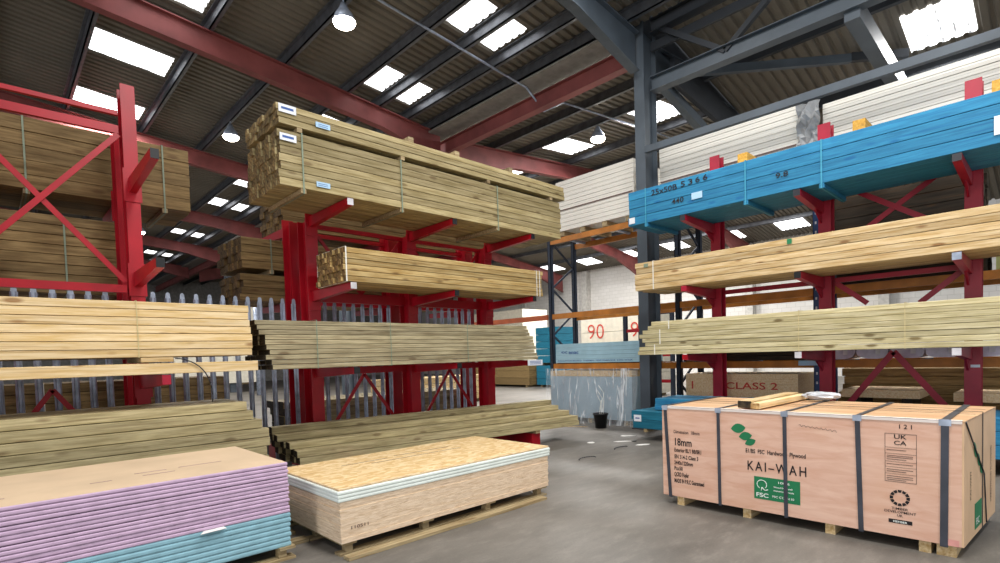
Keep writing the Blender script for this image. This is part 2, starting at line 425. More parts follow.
# lattice truss along Y, east side bay
m = MB(); m.ibeam((XV+.22, 5.4, 6.55), (XV+.22, -5, 6.45), .2, .26); trim(m, M['steel_grey'])
m = MB(); m.ibeam((XV+.22, 5.4, 7.62), (XV+.22, -5, 7.62), .2, .26); trim(m, M['steel_dark'])
m = MB(); yy = 5.3; s_ = 0
while yy > -4:
    m.bar((XV+.22, yy, 6.6 if s_ else 7.6), (XV+.22, yy-1.3, 7.6 if s_ else 6.6), .09, .09); s_ ^= 1; yy -= 1.3
trim(m, M['steel_dark'])
trim(MB().bar((XV+.3, 5.45, 7.3), (XV+.3, -5, 7.25), .06, .16), M['steel_dark'])
# long horizontal rail at pack height
trim(MB().bar((XV-.02, 5.42, 5.29), (XV-.02, -5, 5.22), .09, .12), M['steel_grey'])
# braces and cross members of the low east bay
trim(MB().bar((9.9, 5.5, 6.82), (12.4, 5.5, 6.2), .16, .2), M['steel_grey'])
trim(MB().bar((XV+.2, 2.15, 6.4), (14.5, 2.15, 6.3), .2, .3), M['steel_grey'])
trim(MB().bar((10.4, 5.4, 7.1), (12.71, 2.94, 7.18), .1, .16), M['steel_grey'])
trim(MB().bar((12.71, 2.94, 7.2), (13.2, 2.1, 7.1), .1, .16), M['steel_dark'])
trim(MB().bar((10.0, 5.3, 7.0), (15.5, 5.3, 6.4), .1, .5), M['steel_dark'])
# main column
m = MB(); m.ibeam((XV+.225, 5.55, 0.02), (XV+.225, 5.55, 7.7), .21, .45, .02, .012, up=(1, 0, 0))
t = thing('steel_column', 'tall grey steel column standing at the left end of the blue timber pack', 'column', (XV+.225, 5.55, 0))
m.build('shaft', M['steel_grey'], t)
MB().box(XV-.1, 5.3, 0, XV+.55, 5.8, .02).build('base_plate', M['steel_dark'], t)
# further valley columns
for y in (17.7, 30.2):
    m = MB(); m.ibeam((XV+.2, y, 0), (XV+.2, y, 7.2), .2, .4, .02, .012, up=(1, 0, 0)); trim(m, M['steel_grey'])

# far walls
k = NT('painted_blockwork'); tc = k.n('ShaderNodeTexCoord')
br = k.n('ShaderNodeTexBrick', Scale=1.0); br.inputs['Color1'].default_value = lin('#cfccc8'); br.inputs['Color2'].default_value = lin('#c8c5c0'); br.inputs['Mortar'].default_value = lin('#b8b5b0')
br.inputs['Brick Width'].default_value = .44; br.inputs['Row Height'].default_value = .22; br.inputs['Mortar Size'].default_value = .01
mpb = k.n('ShaderNodeMapping'); mpb.inputs['Rotation'].default_value = (math.pi/2, 0, math.pi/2)
sx = k.n('ShaderNodeSeparateXYZ'); cbx = k.n('ShaderNodeCombineXYZ'); ad = k.n('ShaderNodeMath', operation='ADD')
k.l(tc, 'Object', sx, 0); k.l(sx, 0, ad, 0); k.l(sx, 1, ad, 1); k.l(ad, 0, cbx, 0); k.l(sx, 2, cbx, 1); k.l(cbx, 0, br, 'Vector')
k.l(br, 0, k.b, 'Base Color'); k.b.inputs['Roughness'].default_value = .85
BLOCK = k.m
struct('wall_right', MB().box(30, -10, 0, 30.3, 46, 8.3), BLOCK)
struct('wall_back', MB().box(-12, 45.7, 0, 30, 46, 9.7), plain('far_wall', '#8f8c88', .9))
for y in (5.6, 11.5, 17.7, 22.3, 28): trim(MB().box(29.5, y-.2, 0, 30, y+.2, 7), plain('pilaster', '#b9b6b0', .9))
# service pipe under the roof
m = MB(); m.tube([(-3, 8.25, zw(-3)-.3), (XV-.3, 8.15, zw(XV)-.27), (XV+.2, 8.1, 7.0), (XV+.9, 8.1, 7.4), (15, 8.0, ze(15)-.3)], .022); trim(m, M['galv'])

# ================================================================== LIGHTING
wd = bpy.data.worlds.new('daylight'); SC.world = wd; wd.use_nodes = True
bg = wd.node_tree.nodes['Background']; bg.inputs[0].default_value = (.93, .96, 1, 1); bg.inputs[1].default_value = .72
def area(loc, sx, sy, e, rot=(0, 0, 0), col=(1, .98, .95)):
    l = bpy.data.lights.new('daylight_lamp', 'AREA'); l.shape = 'RECTANGLE'; l.size = sx; l.size_y = sy; l.energy = e; l.color = col
    o = bpy.data.objects.new('daylight_lamp', l); COL.objects.link(o); o.location = loc; o.rotation_euler = rot; return o
for x, y, e in ((6.2, 1.4, 130), (6.2, -1.6, 150), (2.5, 1.2, 270), (2.5, -1.8, 270), (2.5, 7.6, 130), (-3, 2, 220), (6.2, 4.6, 120)):
    area((x, y, zw(x)-.3), 1.3, 1.0, e)
for x, y, e in ((7.1, 13.7, 260), (7.1, 19.8, 300), (7.1, 26, 300), (2.5, 17, 200), (13.4, 8.6, 600), (13.4, 14.6, 600), (23, 14.6, 900), (23, 19.2, 900), (13, 1.6, 260), (23, 9.7, 600)):
    area((x, y, (zw(x) if x < XV else (zn(x) if y < 5 else ze(x)))-.32), 1.3, 1.0, e)

area((-10.5, -1.5, 2.4), 6, 4, 420, (0, -math.pi/2, 0), (.95, .98, 1))   # added fill lamp for the dim shelves, as if from an unseen loading door
def highbay(x, y, z, zr, label):
    t = thing('high_bay_lamp', label, 'lamp', (x, y, z), 0, 'high bay lamps under the roof')
    MB().lathe((x, y, z), [(.0, .32), (.05, .32), (.07, .26), (.1, .2), (.16, .12), (.2, 0), (.19, 0), (.15, .11)]).build('reflector', M['galv'], t)
    MB().lathe((x, y, z), [(0, -.1), (.1, -.085), (.17, -.05), (.195, -.005)]).build('lens', LENS, t)
    MB().cyl((x, y, z+.32), (x, y, zr-.02), .012, n=6).build('drop_rod', M['galv'], t)
LENS = plain('glowing_lens', '#fff4e2', .4, var=0, emis=40)
highbay(4.83, 8.71, 7.45, zw(4.83), 'round bright lamp hanging high near the top edge, largest of the roof lamps')
highbay(4.9, 15.0, 7.45, zw(4.9), 'round bright lamp high between the brown packs and the tallest timber pack')
highbay(5.11, 27.8, 7.4, zw(5.1), 'small far lamp just right of the bright red post')
highbay(12.3, 8.7, 7.3, ze(12.3), 'lamp glowing beside the roof panel left of the grey column')
highbay(20.5, 10.1, 6.6, ze(20.5), 'far lamp seen below the blue timber pack')

# ================================================================== LEFT + CENTRE RACKS
YF, YP = 6.0, 7.1
def rack_post(t, x, y, top, mat, w=.17, d=.26, name='post'):
    m = MB(); m.ibeam((x, y+d/2, .02), (x, y+d/2, top), w, d, .016, .01, up=(0, 1, 0)); m.build(name, mat, t)
def arm(t, x, ya, yb, z, mat, capmat, hh=.11, w=.075):
    """tapering arm from the post at ya to the tip at yb, top surface at z"""
    m = MB(); h0 = hh; h1 = hh*.72; s = w/2
    m.hexa([(x-s, ya, z-h0*1.25), (x+s, ya, z-h0*1.25), (x+s, ya, z), (x-s, ya, z), (x-s, yb, z-h1), (x+s, yb, z-h1), (x+s, yb, z), (x-s, yb, z)])
    o = m.build('arm', mat, t)
    d = -.008 if yb < ya else .008
    MB().box(x-s-.002, min(yb, yb+d), z-h1, x+s+.002, max(yb, yb+d), z).build('end_cap', capmat, o)
    MB().box(x-.085, min(ya, ya-math.copysign(.014, ya-yb)), z-.26, x+.085, max(ya, ya-math.copysign(.014, ya-yb)), z+.1).build('end_plate', mat, o)

# --- centre rack
t = thing('cantilever_rack', 'red double-sided cantilever rack holding the tallest timber pack', 'rack', (5.0, 7.1, 0))
CX = (3.31, 4.95, 6.6)
for i, x in enumerate(CX):
    rack_post(t, x, YP, 4.2 if i else 3.48, M['red']) if False else rack_post(t, x, YP, 3.46, M['red'])
    rack_post(t, x, 7.62, 3.52, M['red'])
    MB().box(x-.1, YF+.05, .0, x+.1, 8.9, .2).build('base', M['red'], t)
    for z in (3.49, 2.47, 1.425):
        arm(t, x, YP, YF, z, M['red'], M['black'] if z < 2 or x > 4 else M['white_cap'])
    for z in (3.5, 2.4):
        arm(t, x, 7.88, 8.95, z, M['red'], M['black'])
for xa, xb in zip(CX, CX[1:]):
    for y in (YP+.13, 7.75):
        MB().bar((xa+.09, y, 2.42), (xb-.09, y, 2.42), .06, .14).build('rail', M['red'], t)
        MB().bar((xa+.09, y, 1.36), (xb-.09, y, 1.36), .06, .1).build('rail', M['red'], t)
        MB().bar((xa+.09, y, 3.4), (xb-.09, y, 3.4), .05, .06).build('rail', M['red'], t)
    xm = (xa+xb)/2; y = YP+.17
    for za, zb in ((3.36, 2.5), (1.32, .3)):
        MB().bar((xa+.1, y, zb if za < 2 else za), (xm, y, za-.02 if za < 2 else zb), .012, .05).build('brace', M['red'], t)
        MB().bar((xb-.1, y, zb if za < 2 else za), (xm, y, za-.02 if za < 2 else zb), .012, .05).build('brace', M['red'], t)

# --- left rack
t = thing('cantilever_rack', 'bright red rack at the left with bare upper arms and cross bracing', 'rack', (.4, 7.1, 0))
for i, x in enumerate((1.255, -.30)):
    rack_post(t, x, YP, 4.62, M['red'], w=.135, d=.2)
    rack_post(t, x, 7.62, 4.3, M['red'], w=.135)
    MB().box(x-.1, YF+.05, 0, x+.1, 8.9, .2).build('base', M['red'], t)
    for z, c in ((3.6, 'black'), (2.56, 'black'), (1.425, 'maroon')): arm(t, x, YP, YF, z, M['red'], M[c], hh=.13, w=.07)
    for z in (3.54, 2.38): arm(t, x, 7.88, 8.95, z, M['red'], M['black'])
for y, z in ((7.02+.14, 4.3), (7.02+.14, 4.12), (7.16, 2.38)):
    MB().bar((-.22, y, z), (1.16, y, z), .05, .045 if z > 4.2 else .085).build('rail', M['red'], t)
for a, b in (((-.22, 2.46), (1.15, 4.06)), ((-.22, 4.06), (1.15, 2.46))):
    MB().bar((a[0], 7.12+.02*(a[1] > 3), a[1]), (b[0], 7.12+.02*(a[1] > 3), b[1]), .014, .055).build('brace', M['red'], t)
for a, b in (((-.22, .3), (.47, 1.3)), ((.47, 1.3), (1.15, .3))):
    MB().bar((a[0], 7.2, a[1]), (b[0], 7.2, b[1]), .014, .05).build('brace', M['red'], t)

# --- palisade fence between the rows
t = thing('palisade_fence', 'galvanised steel palisade fence of upright pales behind the rack posts', 'fence', (3, 7.45, 0))
YFN = 7.46
for z in (.4, 2.0): MB().box(-2.2, YFN+.03, z, 7.0, YFN+.075, z+.045).build('fence_rail', M['galv'], t)
def pale(x):
    w = .034; z1 = 2.33; m = MB()
    pr = [(-w, .012), (-w*.55, -.016), (-w*.25, -.004), (w*.25, -.004), (w*.55, -.016), (w, .012), (w*.9, .018), (w*.5, -.006), (0, .006), (-w*.5, -.006), (-w*.9, .018)]
    m.prism([Vector((x+a, YFN+b, .06)) for a, b in pr], (0, 0, z1-.06))
    m.prism([Vector((x+a, YFN, z1)) for a in (-w*.8, w*.8)] + [Vector((x+a*w*.8, YFN, z1+.05+.03*(1-abs(a)))) for a in (.8, .3, -.3, -.8)], (0, .008, 0))
    m.build('pale', M['galv'], t)
x = -2.1
while x < 7.0:
    if min(abs(x-px) for px in CX + (1.24, -.30)) > .12: pale(x)
    x += .155

# ================================================================== LEFT / CENTRE PACKS
# tallest pack (two bundles)
t = pack('timber_pack', 'large strapped pack of treated boards on the top red arms, centre', 'timber pack', 'X', 2.46, YF+.0, 3.497, 4.86, 1.0, .62, 7, 12, 'pack',
         jit=.016, straps=(.055, .33, .69), bearers=(.055, .33, .69))
quad_tag(2.47, 2.66, 3.99, 4.07, YF-.012, 'Y', M['tagwhite'], t); quad_tag(2.88, 3.05, 3.55, 3.61, YF-.012, 'Y', M['tagblue'], t)
MB().box(2.5, YF-.0165, 4.02, 2.63, YF-.0155, 4.045).build('printed_line', M['inkblue'], t)
for i in range(2): MB().box(2.9, YF-.0165, 3.585-.02*i, 3.02, YF-.0155, 3.59-.02*i).build('printed_line', M['inkblue'], t)
t = pack('timber_pack', 'shallow pack of treated boards lying topmost, across the tallest pack', 'timber pack', 'X', 2.46, YF+.0, 4.18, 4.98, 1.0, .22, 3, 12, 'pack',
         jit=.016, bearers=(.05, .33, .64, .93), bh=.052, tops=(.36, .52, .74))
quad_tag(2.47, 2.67, 4.3, 4.39, YF-.012, 'Y', M['tagwhite'], t); quad_tag(2.9, 3.08, 4.24, 4.3, YF-.012, 'Y', M['tagblue'], t)
MB().box(2.5, YF-.0165, 4.335, 2.64, YF-.0155, 4.36).build('printed_line', M['inkblue'], t)
for i in range(2): MB().box(2.93, YF-.0165, 4.275-.02*i, 3.05, YF-.0155, 4.28-.02*i).build('printed_line', M['inkblue'], t)
# level 3
pack('timber_pack', 'golden timber pack on the second red arms below the tallest pack', 'timber pack', 'X', 3.2, YF, 2.477, 3.6, .75, .42, 6, 11, 'gold',
     jit=.022, straps=(.005, .96, .98), smat='strap_white')
# level 2
n = 10
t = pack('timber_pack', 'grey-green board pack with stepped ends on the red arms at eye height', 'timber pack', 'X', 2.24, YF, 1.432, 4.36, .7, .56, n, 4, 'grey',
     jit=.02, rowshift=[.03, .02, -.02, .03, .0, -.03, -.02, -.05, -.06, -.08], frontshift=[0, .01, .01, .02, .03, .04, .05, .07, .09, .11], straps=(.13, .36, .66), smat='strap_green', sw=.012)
tg = thing('rack_sign', 'white printed ticket on a red arm end under the grey-green boards', 'sign', (6.56, YF-.02, 1.37))
MB().box(6.38, YF-.024, 1.335, 6.73, YF-.012, 1.425).build('card', M['tagwhite'], tg)
for i in range(3): MB().box(6.42, YF-.026, 1.355+.022*i, 6.69, YF-.0245, 1.363+.022*i).build('printed_line', M['inkblue'], tg)
# yellow pack at left
t = pack('timber_pack', 'bright yellow planed timber pack on the left red arms', 'timber pack', 'X', -2.5, YF-.02, 1.6, 4.56, .8, .53, 7, 5, 'yellow',
         jit=.01, straps=(.775,), smat='strap_clear', sw=.008, rowshift=[.0, .02, .02, 0, 0, -.01, -.01])
# its spacer
o = MB().box(1.05, YF-.02, 1.553, 1.32, YF+.7, 1.598).build('timber_spacer', W['pale']); tag(o, 'short pale timber spacer under the bright yellow pack', 'timber')
for k_ in range(4):
    me = board_mesh(4.6, .19, .105, (W['yellow'], W['yellow_end']))
    o = bpy.data.objects.new('timber_board', me); COL.objects.link(o); o.location = (-.18+.01*k_, YF+.08+.195*k_, 1.432+.056)
    tag(o, ('thick yellow board lying on the red arm under the yellow pack, front one', 'second thick yellow board back, under the yellow pack', 'third thick yellow board back, under the yellow pack', 'rear thick yellow board under the yellow pack')[k_], 'board', 'thick yellow boards under the pack')
m = MB(); pts = []
for i in range(13):
    s_ = i/12; pts.append((1.33+.32*math.sin(s_*1.7), YF-.035, 1.585-.03*s_-.42*s_*s_*1.0))
m.tube(pts, .006, 6); m.build('strap_end', M['bandblack'], t)

# back-row packs
pack('timber_pack', 'big brown timber pack high behind the cross-braced red rack, upper one', 'timber pack', 'X', -2.3, 7.98, 3.545, 4.36, 1.0, .8, 5, 6, 'brown', straps=(.62, .93), bearers=(.62, .93), jit=.01)
pack('timber_pack', 'brown timber pack below the upper brown one behind the red cross brace', 'timber pack', 'X', -3.3, 7.98, 2.387, 4.56, 1.0, .9, 8, 6, 'brown', straps=(.62, .88), jit=.02)
pack('timber_pack', 'brown pack behind the fence pales at the left, below the yellow timber', 'timber pack', 'X', -2.5, 8.0, .2, 4.9, .9, 1.15, 10, 3, 'brown', straps=(.3, .6), smat='strap_white', jit=.02)
pack('timber_pack', 'brown pack on the rear arms with ends showing below the tallest pack', 'timber pack', 'X', 3.3, 8.0, 3.507, 4.1, .9, .5, 5, 6, 'brown', jit=.03)
pack('timber_pack', 'brown pack behind the left red posts of the centre rack, upper of two', 'timber pack', 'X', 2.65, 7.97, 2.87, 3.6, .95, .44, 4, 6, 'brown', jit=.03, straps=(.12,), bearers=(.12, .5, .9), bh=.06)
pack('timber_pack', 'brown pack behind the left red posts of the centre rack, lower of two', 'timber pack', 'X', 2.65, 7.97, 2.407, 3.6, .95, .385, 4, 6, 'brown', jit=.03)
pack('timber_pack', 'low brown pack on the floor seen through the pales of the centre rack', 'timber pack', 'X', 3.3, 8.0, .2, 3.4, .9, .7, 6, 3, 'low' if 'low_end' in W else 'brown', jit=.04)
W['low_end'] = W['grey_end']

# loose low timber, left
BG = 'loose boards of the low stack at the left'
for r in range(9):
    for c in range(4):
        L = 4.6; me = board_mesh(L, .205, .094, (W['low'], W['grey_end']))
        o = bpy.data.objects.new('timber_board', me); COL.objects.link(o)
        st = max(0, r-5)
        o.location = (2.2-L/2 - .055*st + R.uniform(-.02, .02), YF+.11+.21*c+.1*st*.4+R.uniform(-.0015, .0015), .202+.1*r+.048)
        pos = ('front board', 'second board back', 'third board back', 'rear board')[c]
        lay = 'top layer' if r == 8 else ORD[8-r] + ' layer down'
        tag(o, '%s, %s, grey-green stack behind the plasterboard' % (pos, lay), 'board', BG)
# loose low timber, centre (lies slightly askew)
ang = math.atan2(5.86-6.42, 7.5-2.7); BG = 'loose boards of the low stack behind the sheet pile'
ca, sa = math.cos(ang), math.sin(ang)
for r in range(5):
    for c in range(4):
        if r > c + 1: continue
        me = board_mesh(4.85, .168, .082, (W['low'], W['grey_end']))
        o = bpy.data.objects.new('timber_board', me); COL.objects.link(o)
        u = 2.45 + R.uniform(-.04, .04) - .03*c - .03*r; v = .088 + .17*c
        o.location = (2.72 + ca*u - sa*v, 6.44 + sa*u + ca*v, .243 + .088*r + .042); o.rotation_euler = (0, 0, ang)
        pos = ('front board', 'second board back', 'third board back', 'rear board')[c]
        tag(o, '%s in the %s layer up of the askew stack behind the particle board' % (pos, ('bottom', 'second', 'third', 'fourth', 'fifth')[r]), 'board', BG)
for i, (x, y) in enumerate(((3.31, 6.42), (4.95, 6.22), (6.6, 6.05))):
    o = MB().box(x-.05, y-.05, .201, x+.05, y+.62, .241).build('timber_bearer', W['bearer'])
    tag(o, ('left', 'middle', 'right')[i] + ' cross bearer under the low stack behind the particle board', 'bearer')

# ================================================================== SHEET STACKS IN FRONT
k = NT('pink_plasterboard_edge'); M['pink'] = plain('pink_edge', '#c7abc6', .75, var=.06, scale=14)
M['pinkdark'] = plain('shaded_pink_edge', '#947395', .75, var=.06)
M['ivory'] = plain('ivory_board_face', '#c9b194', .8, var=.05, scale=3)
M['bluebd'] = plain('aqua_board_edge', '#8bb6c4', .75, var=.06, scale=14)
M['mauveline'] = plain('mauve_mark', '#b79a9c', .8)
def sheet(name, label, cat, group, x0, x1, y0, y1, z0, z1, mats, parent=None, tap=.28):
    """sheet with tapered long edges: face paper (mat 0) and edge (mat 1)"""
    e = (z1-z0)*tap; m = MB()
    cx_, cy_, cz_ = (x0+x1)/2, (y0+y1)/2, z0
    ring = lambda d, z: [(x0+d, y0+d, z), (x1-d, y0+d, z), (x1-d, y1-d, z), (x0+d, y1-d, z)]
    rs = [ring(.004 if tap > .1 else .0006, z0), ring(0, z0+e), ring(0, z1-e), ring(.004 if tap > .1 else .0006, z1)]
    vs = [[m.bm.verts.new(p) for p in r_] for r_ in rs]
    f_ = m.bm.faces.new(vs[0][::-1]); f_.material_index = 0; f_ = m.bm.faces.new(vs[3]); f_.material_index = 0
    for a, b_ in zip(vs, vs[1:]):
        for i in range(4): m.bm.faces.new((a[i], a[(i+1)%4], b_[(i+1)%4], b_[i])).material_index = 1
    o = m.build(name, mats)
    return tag(o, label, cat, group)
# plasterboard pallet
def pallet(label, x0, x1, y0, y1, h, boards, mat, n=4, along='X'):
    t = thing('pallet', label, 'pallet', ((x0+x1)/2, (y0+y1)/2, 0))
    for i in range(3):
        y = y0 + (y1-y0-.1)*i/2
        MB().box(x0, y, 0, x1, y+.1, .018).build('bottom_board', mat, t)
        for j in range(n):
            x = x0 + .04 + (x1-x0-.18)*j/(n-1)
            MB().box(x+.02, y+.03, .018, x+.08, y+.095, h-.02).build('block', mat, t)
    for j in range(n):
        x = x0 + .02 + (x1-x0-.14)*j/(n-1)
        MB().box(x, y0, h-.02, x+.12, y1, h).build('deck_board', mat, t)
    return t
pallet('pale pallet under the pink and aqua plasterboard', -.8, 1.66, 4.07, 5.29, .1, 5, W['bearer'], 5)
z = .1; nb = 7; hb = (.36-.1)/nb
for i in range(nb):
    d = R.uniform(-.006, .006)
    sheet('plasterboard_sheet', 'aqua-edged plasterboard sheet, %s from the bottom of the pile' % ORD[i], 'plasterboard', 'aqua plasterboard sheets', -.8, 1.635+d, 4.09+R.uniform(-.003, .003), 5.29, z, z+hb-.003, [M['bluebd'], M['bluebd']]); z += hb
np_ = 14; hp = (.75-.36)/np_
for i in range(np_):
    d = R.uniform(-.006, .006); gap = .006 if i in (5, 9) else .003
    top = i == np_-1
    sheet('plasterboard_sheet', 'topmost pink-edged plasterboard sheet with bare ivory face' if top else 'pink-edged plasterboard sheet, %s above the aqua sheets' % ORD[i], 'plasterboard', 'pink plasterboard sheets', -.8, 1.635+d, 4.09+R.uniform(-.004, .004), 5.29, z, z+hp-gap, [M['ivory'] if top else M['pinkdark'], M['pink']])
    z += hp
TOPP = z
# printed lines on the top sheet are shallow marks on its face
topsheet = [o for o in COL.objects if o.get('label', '').startswith('topmost pink')][0]
for (xa, ya, L) in ((.72, 4.55, .2), (1.0, 4.56, .3), (.45, 4.42, .12), (.75, 4.43, .2), (-.15, 4.35, .18)):
    MB().box(xa, ya, TOPP-.0012, xa+L, ya+.006, TOPP+.0004).build('printed_mark', M['mauveline'], topsheet)
o = MB().hexa([(1.0,4.05,.35),(1.17,4.06,.352),(1.16,4.089,.358),(1.03,4.089,.356),(1.0,4.05,.353),(1.17,4.06,.355),(1.16,4.089,.362),(1.03,4.089,.36)]).build('torn_paper', M['concrete_white'])
tag(o, 'torn white paper flap between pink and aqua sheets', 'paper')

# OSB / insulation / chipboard stack
def osb(name, c0, c1, c2, sc=22, stretch=(1, 1, 1)):
    k = NT(name); tc = k.n('ShaderNodeTexCoord'); mp = k.n('ShaderNodeMapping'); mp.inputs['Scale'].default_value = stretch; k.l(tc, 'Object', mp, 0)
    v = k.n('ShaderNodeTexVoronoi', Scale=sc); v.feature = 'F1'; k.l(mp, 0, v, 'Vector'); no = k.n('ShaderNodeTexNoise', Scale=sc*.7, Detail=5.0); k.l(mp, 0, no, 'Vector')
    sv = k.n('ShaderNodeSeparateColor'); k.l(v, 'Color', sv, 0)
    b = k.mixc(k.ramp((sv, 0), .1, .9), lin(c1), lin(c0)); b = k.mixc(k.ramp((no, 'Fac'), .56, .7, (0,0,0,1), (.6,.6,.6,1)), b, lin(c2))
    k.l(b[0], b[1], k.b, 'Base Color'); k.b.inputs['Roughness'].default_value = .7; return k.m
M['osb'] = osb('strand_board_face', '#dfc79c', '#c8a56e', '#a9824f', 16, (1, 1.8, 1))
M['osb_edge'] = osb('strand_board_edge', '#dcc4a0', '#c6a67e', '#9a7753', 45, (.5, .5, 3))
M['pir'] = plain('white_insulation', '#e6efe9', .6, var=.04)
M['chip_edge'] = osb('chipboard_edge', '#e6d0b6', '#d6bc9e', '#b08f6c', 40, (.35, .35, 3))
M['chip_face'] = osb('chipboard_face', '#f2dcb8', '#e6c696', '#c8a06a', 60)
t = pallet('thin timber pallet under the strand board and insulation pile', 1.9, 4.3, 3.81, 4.98, .1, 5, W['bearer'], 4)
m = MB(); m.bar((1.9, 3.72, .014), (4.16, 3.73, .014), .09, .026); tag(m.build('timber_board', W['bearer']), 'pale batten lying on the floor in front of the strand board pile', 'board')
z = .1; nn = 16; hh = (.425-.1)/nn
for i in range(nn):
    sheet('chipboard_sheet', 'pale particle board sheet, %s from the bottom under the white insulation' % ORD[i], 'board sheet', 'particle board sheets', 1.905+R.uniform(-.004, .004), 4.32+R.uniform(-.006, .006), 3.8+R.uniform(-.002, .002), 5.0, z, z+hh-.0004, [M['chip_face'], M['chip_edge']], tap=.03); z += hh
low = [o for o in COL.objects if o.name.startswith('chipboard_sheet')][4]
write('110511', (1.98, 3.796, .2), (1, 0, 0), (0, 0, 1), .035, M['inkgrey'], low, width=.15)
for i in range(3):
    sheet('insulation_board', ('lowest', 'middle', 'upper')[i] + ' white insulation board between strand board and particle board', 'insulation board', 'white insulation boards', 1.89-.004*i, 4.34, 3.79-.003*i, 5.0, z, z+.0275, [M['pir'], M['pir']]); z += .029
z += .0
sheet('strand_board_sheet', 'topmost golden strand board sheet covering the white insulation', 'board sheet', None, 1.9, 4.34, 3.8, 5.0, z, z+.016, [M['osb'], M['osb_edge']])
TOPO = z+.016
tops = [o for o in COL.objects if o.name.startswith('strand_board_sheet')][0]
for (xa, ya, L) in ((2.35, 4.62, .5), (2.95, 4.66, .7), (2.6, 4.5, 1.1)):
    MB().box(xa, ya, TOPO-.001, xa+L, ya+.014, TOPO+.0006).build('printed_mark', M['inkgrey'], tops)
# offcuts under / beside the pile
for i, (x, y) in enumerate(((1.62, 4.35), (1.62, 4.62))):
    o = MB().box(1.7, y, 0, 2.2 if False else 1.89, y+.1, .03).build('timber_offcut', W['bearer']); tag(o, ('nearer', 'farther')[i] + ' dark offcut on the floor between plasterboard and particle board piles', 'offcut')

# ================================================================== RIGHT RACK
XF, XP = 8.0, 9.05
RY = (4.06, 2.43, .79)
def armX(t, y, z, capmat, hh=.12, w=.08):
    m = MB(); s = w/2; h1 = hh*.7; h0 = hh*1.35
    m.hexa([(XP, y-s, z-h0), (XP, y+s, z-h0), (XP, y+s, z), (XP, y-s, z), (XF, y-s, z-h1), (XF, y+s, z-h1), (XF, y+s, z), (XF, y-s, z)])
    m.hexa([(XP, y-.012, z-.3), (XP, y+.012, z-.3), (XP, y+.012, z-h0), (XP, y-.012, z-h0), (XP-.28, y-.012, z-h0*.92), (XP-.28, y+.012, z-h0*.92), (XP-.28, y+.012, z-h0*.9), (XP-.28, y-.012, z-h0*.9)])
    o = m.build('arm', M['maroon'], t)
    MB().box(XF-.008, y-s-.002, z-h1, XF, y+s+.002, z).build('end_cap', capmat, o)
t = thing('cantilever_rack', 'dark red cantilever rack on the right holding the blue timber pack', 'rack', (9.05, 2.4, 0))
for i, y in enumerate(RY):
    m = MB(); m.ibeam((XP+.09, y, .02), (XP+.09, y, 4.76), .165, .18, .016, .01, up=(1, 0, 0)); m.build('post', M['maroon'], t)
    MB().box(XF+.05, y-.1, 0, XP+.18, y+.1, .14).build('base', M['maroon'], t)
    for z, c in ((3.62, 'bandblack'), (2.52, 'maroon' if i == 0 else ('black' if i == 1 else 'galv')), (1.44, ('red', 'white_cap', 'white_cap')[i])): armX(t, y+.045, z, M[c])
for ya, yb in zip(RY, RY[1:]):
    for z in (2.47,): MB().bar((XP+.13, ya-.1, z), (XP+.13, yb+.1, z), .05, .07).build('rail', M['maroon'], t)
ya, yb = RY[1], RY[2]
MB().bar((XP+.13, ya-.1, 3.9), (XP+.13, yb+.1, 2.6+.3), .014, .07).build('brace', M['maroon'], t)
MB().bar((XP+.15, ya-.1, 2.9), (XP+.15, yb+.1, 3.9), .014, .07).build('brace', M['maroon'], t)
ym = (ya+yb)/2+.02
MB().bar((XP+.13, ya-.1, .42), (XP+.13, ym, 1.4), .014, .08).build('brace', M['maroon'], t)
MB().bar((XP+.13, yb+.1, .42), (XP+.13, ym, 1.4), .014, .08).build('brace', M['maroon'], t)
MB().bar((XP+.13, RY[1]-.1, 2.44), (XP+.13, RY[1]-.5, 2.1), .014, .07).build('brace', M['maroon'], t)
MB().bar((XP+.13, RY[2]+.1, 2.44), (XP+.13, RY[2]+.55, 2.05), .014, .07).build('brace', M['maroon'], t)
for y, z in ((.71, 1.18),): MB().box(XP-.005, y+.01, z, XP-.001, y+.1, z+.035).build('paper_ticket', M['tagwhite'], t)
for y, z in ((RY[2], 1.0), (RY[2], .9)):
    pass

# blue pack
t = pack('timber_pack', 'bright blue dyed timber pack on the top right arms with black numbers', 'timber pack', 'Y', XF, .25, 3.627, 4.82, 1.02, .56, 4, 6, 'blue',
         jit=.012, straps=(.068, .40, .60), smat='strap_teal', bearers=(.068, .40, .60), bmat='blue', bh=.06)
for i in range(20):
    pass
fx = XF-.006
def onx(s, y, z, size, width, parent, mat='ink', x=None): return write(s, (fx if x is None else x, y, z), (0, -1, 0), (0, 0, 1), size, M[mat], parent, width=width)
onx('25x50B', 4.64, 4.045, .12, .45, t); [onx(ch_, 4.13-.12*q_, 4.055+.004*q_, .12, .07, t) for q_, ch_ in enumerate('5366')]; onx('440', 4.28, 3.825, .11, .2, t); onx('9.8', 2.74, 3.83, .095, .16, t)
quad_tag(3.78, 3.95, 3.82, 3.92, XF-.004, 'X', M['tagblue'], t); quad_tag(4.95, 5.06, 3.66, 3.76, XF-.004, 'X', M['tagwhite'], t)
quad_tag(.47, .53, 3.72, 3.92, XF-.004, 'X', M['tagwhite'], t)
# yellow blocks + red stops on top of the blue pack
for i, y in enumerate((3.3, 1.83, .5, 4.98)):
    o = MB().box(XF+.3, y-.07, 4.19, XF+.95, y+.07, 4.28 + (0 if i == 3 else .13)).build('timber_block', W['yblock'])
    tag(o, 'yellow timber block on the blue pack, ' + ('beside its left red post top', 'beside the middle red post top', 'beside the right red post top', 'against the grey column')[i], 'block', 'yellow blocks on the blue pack')
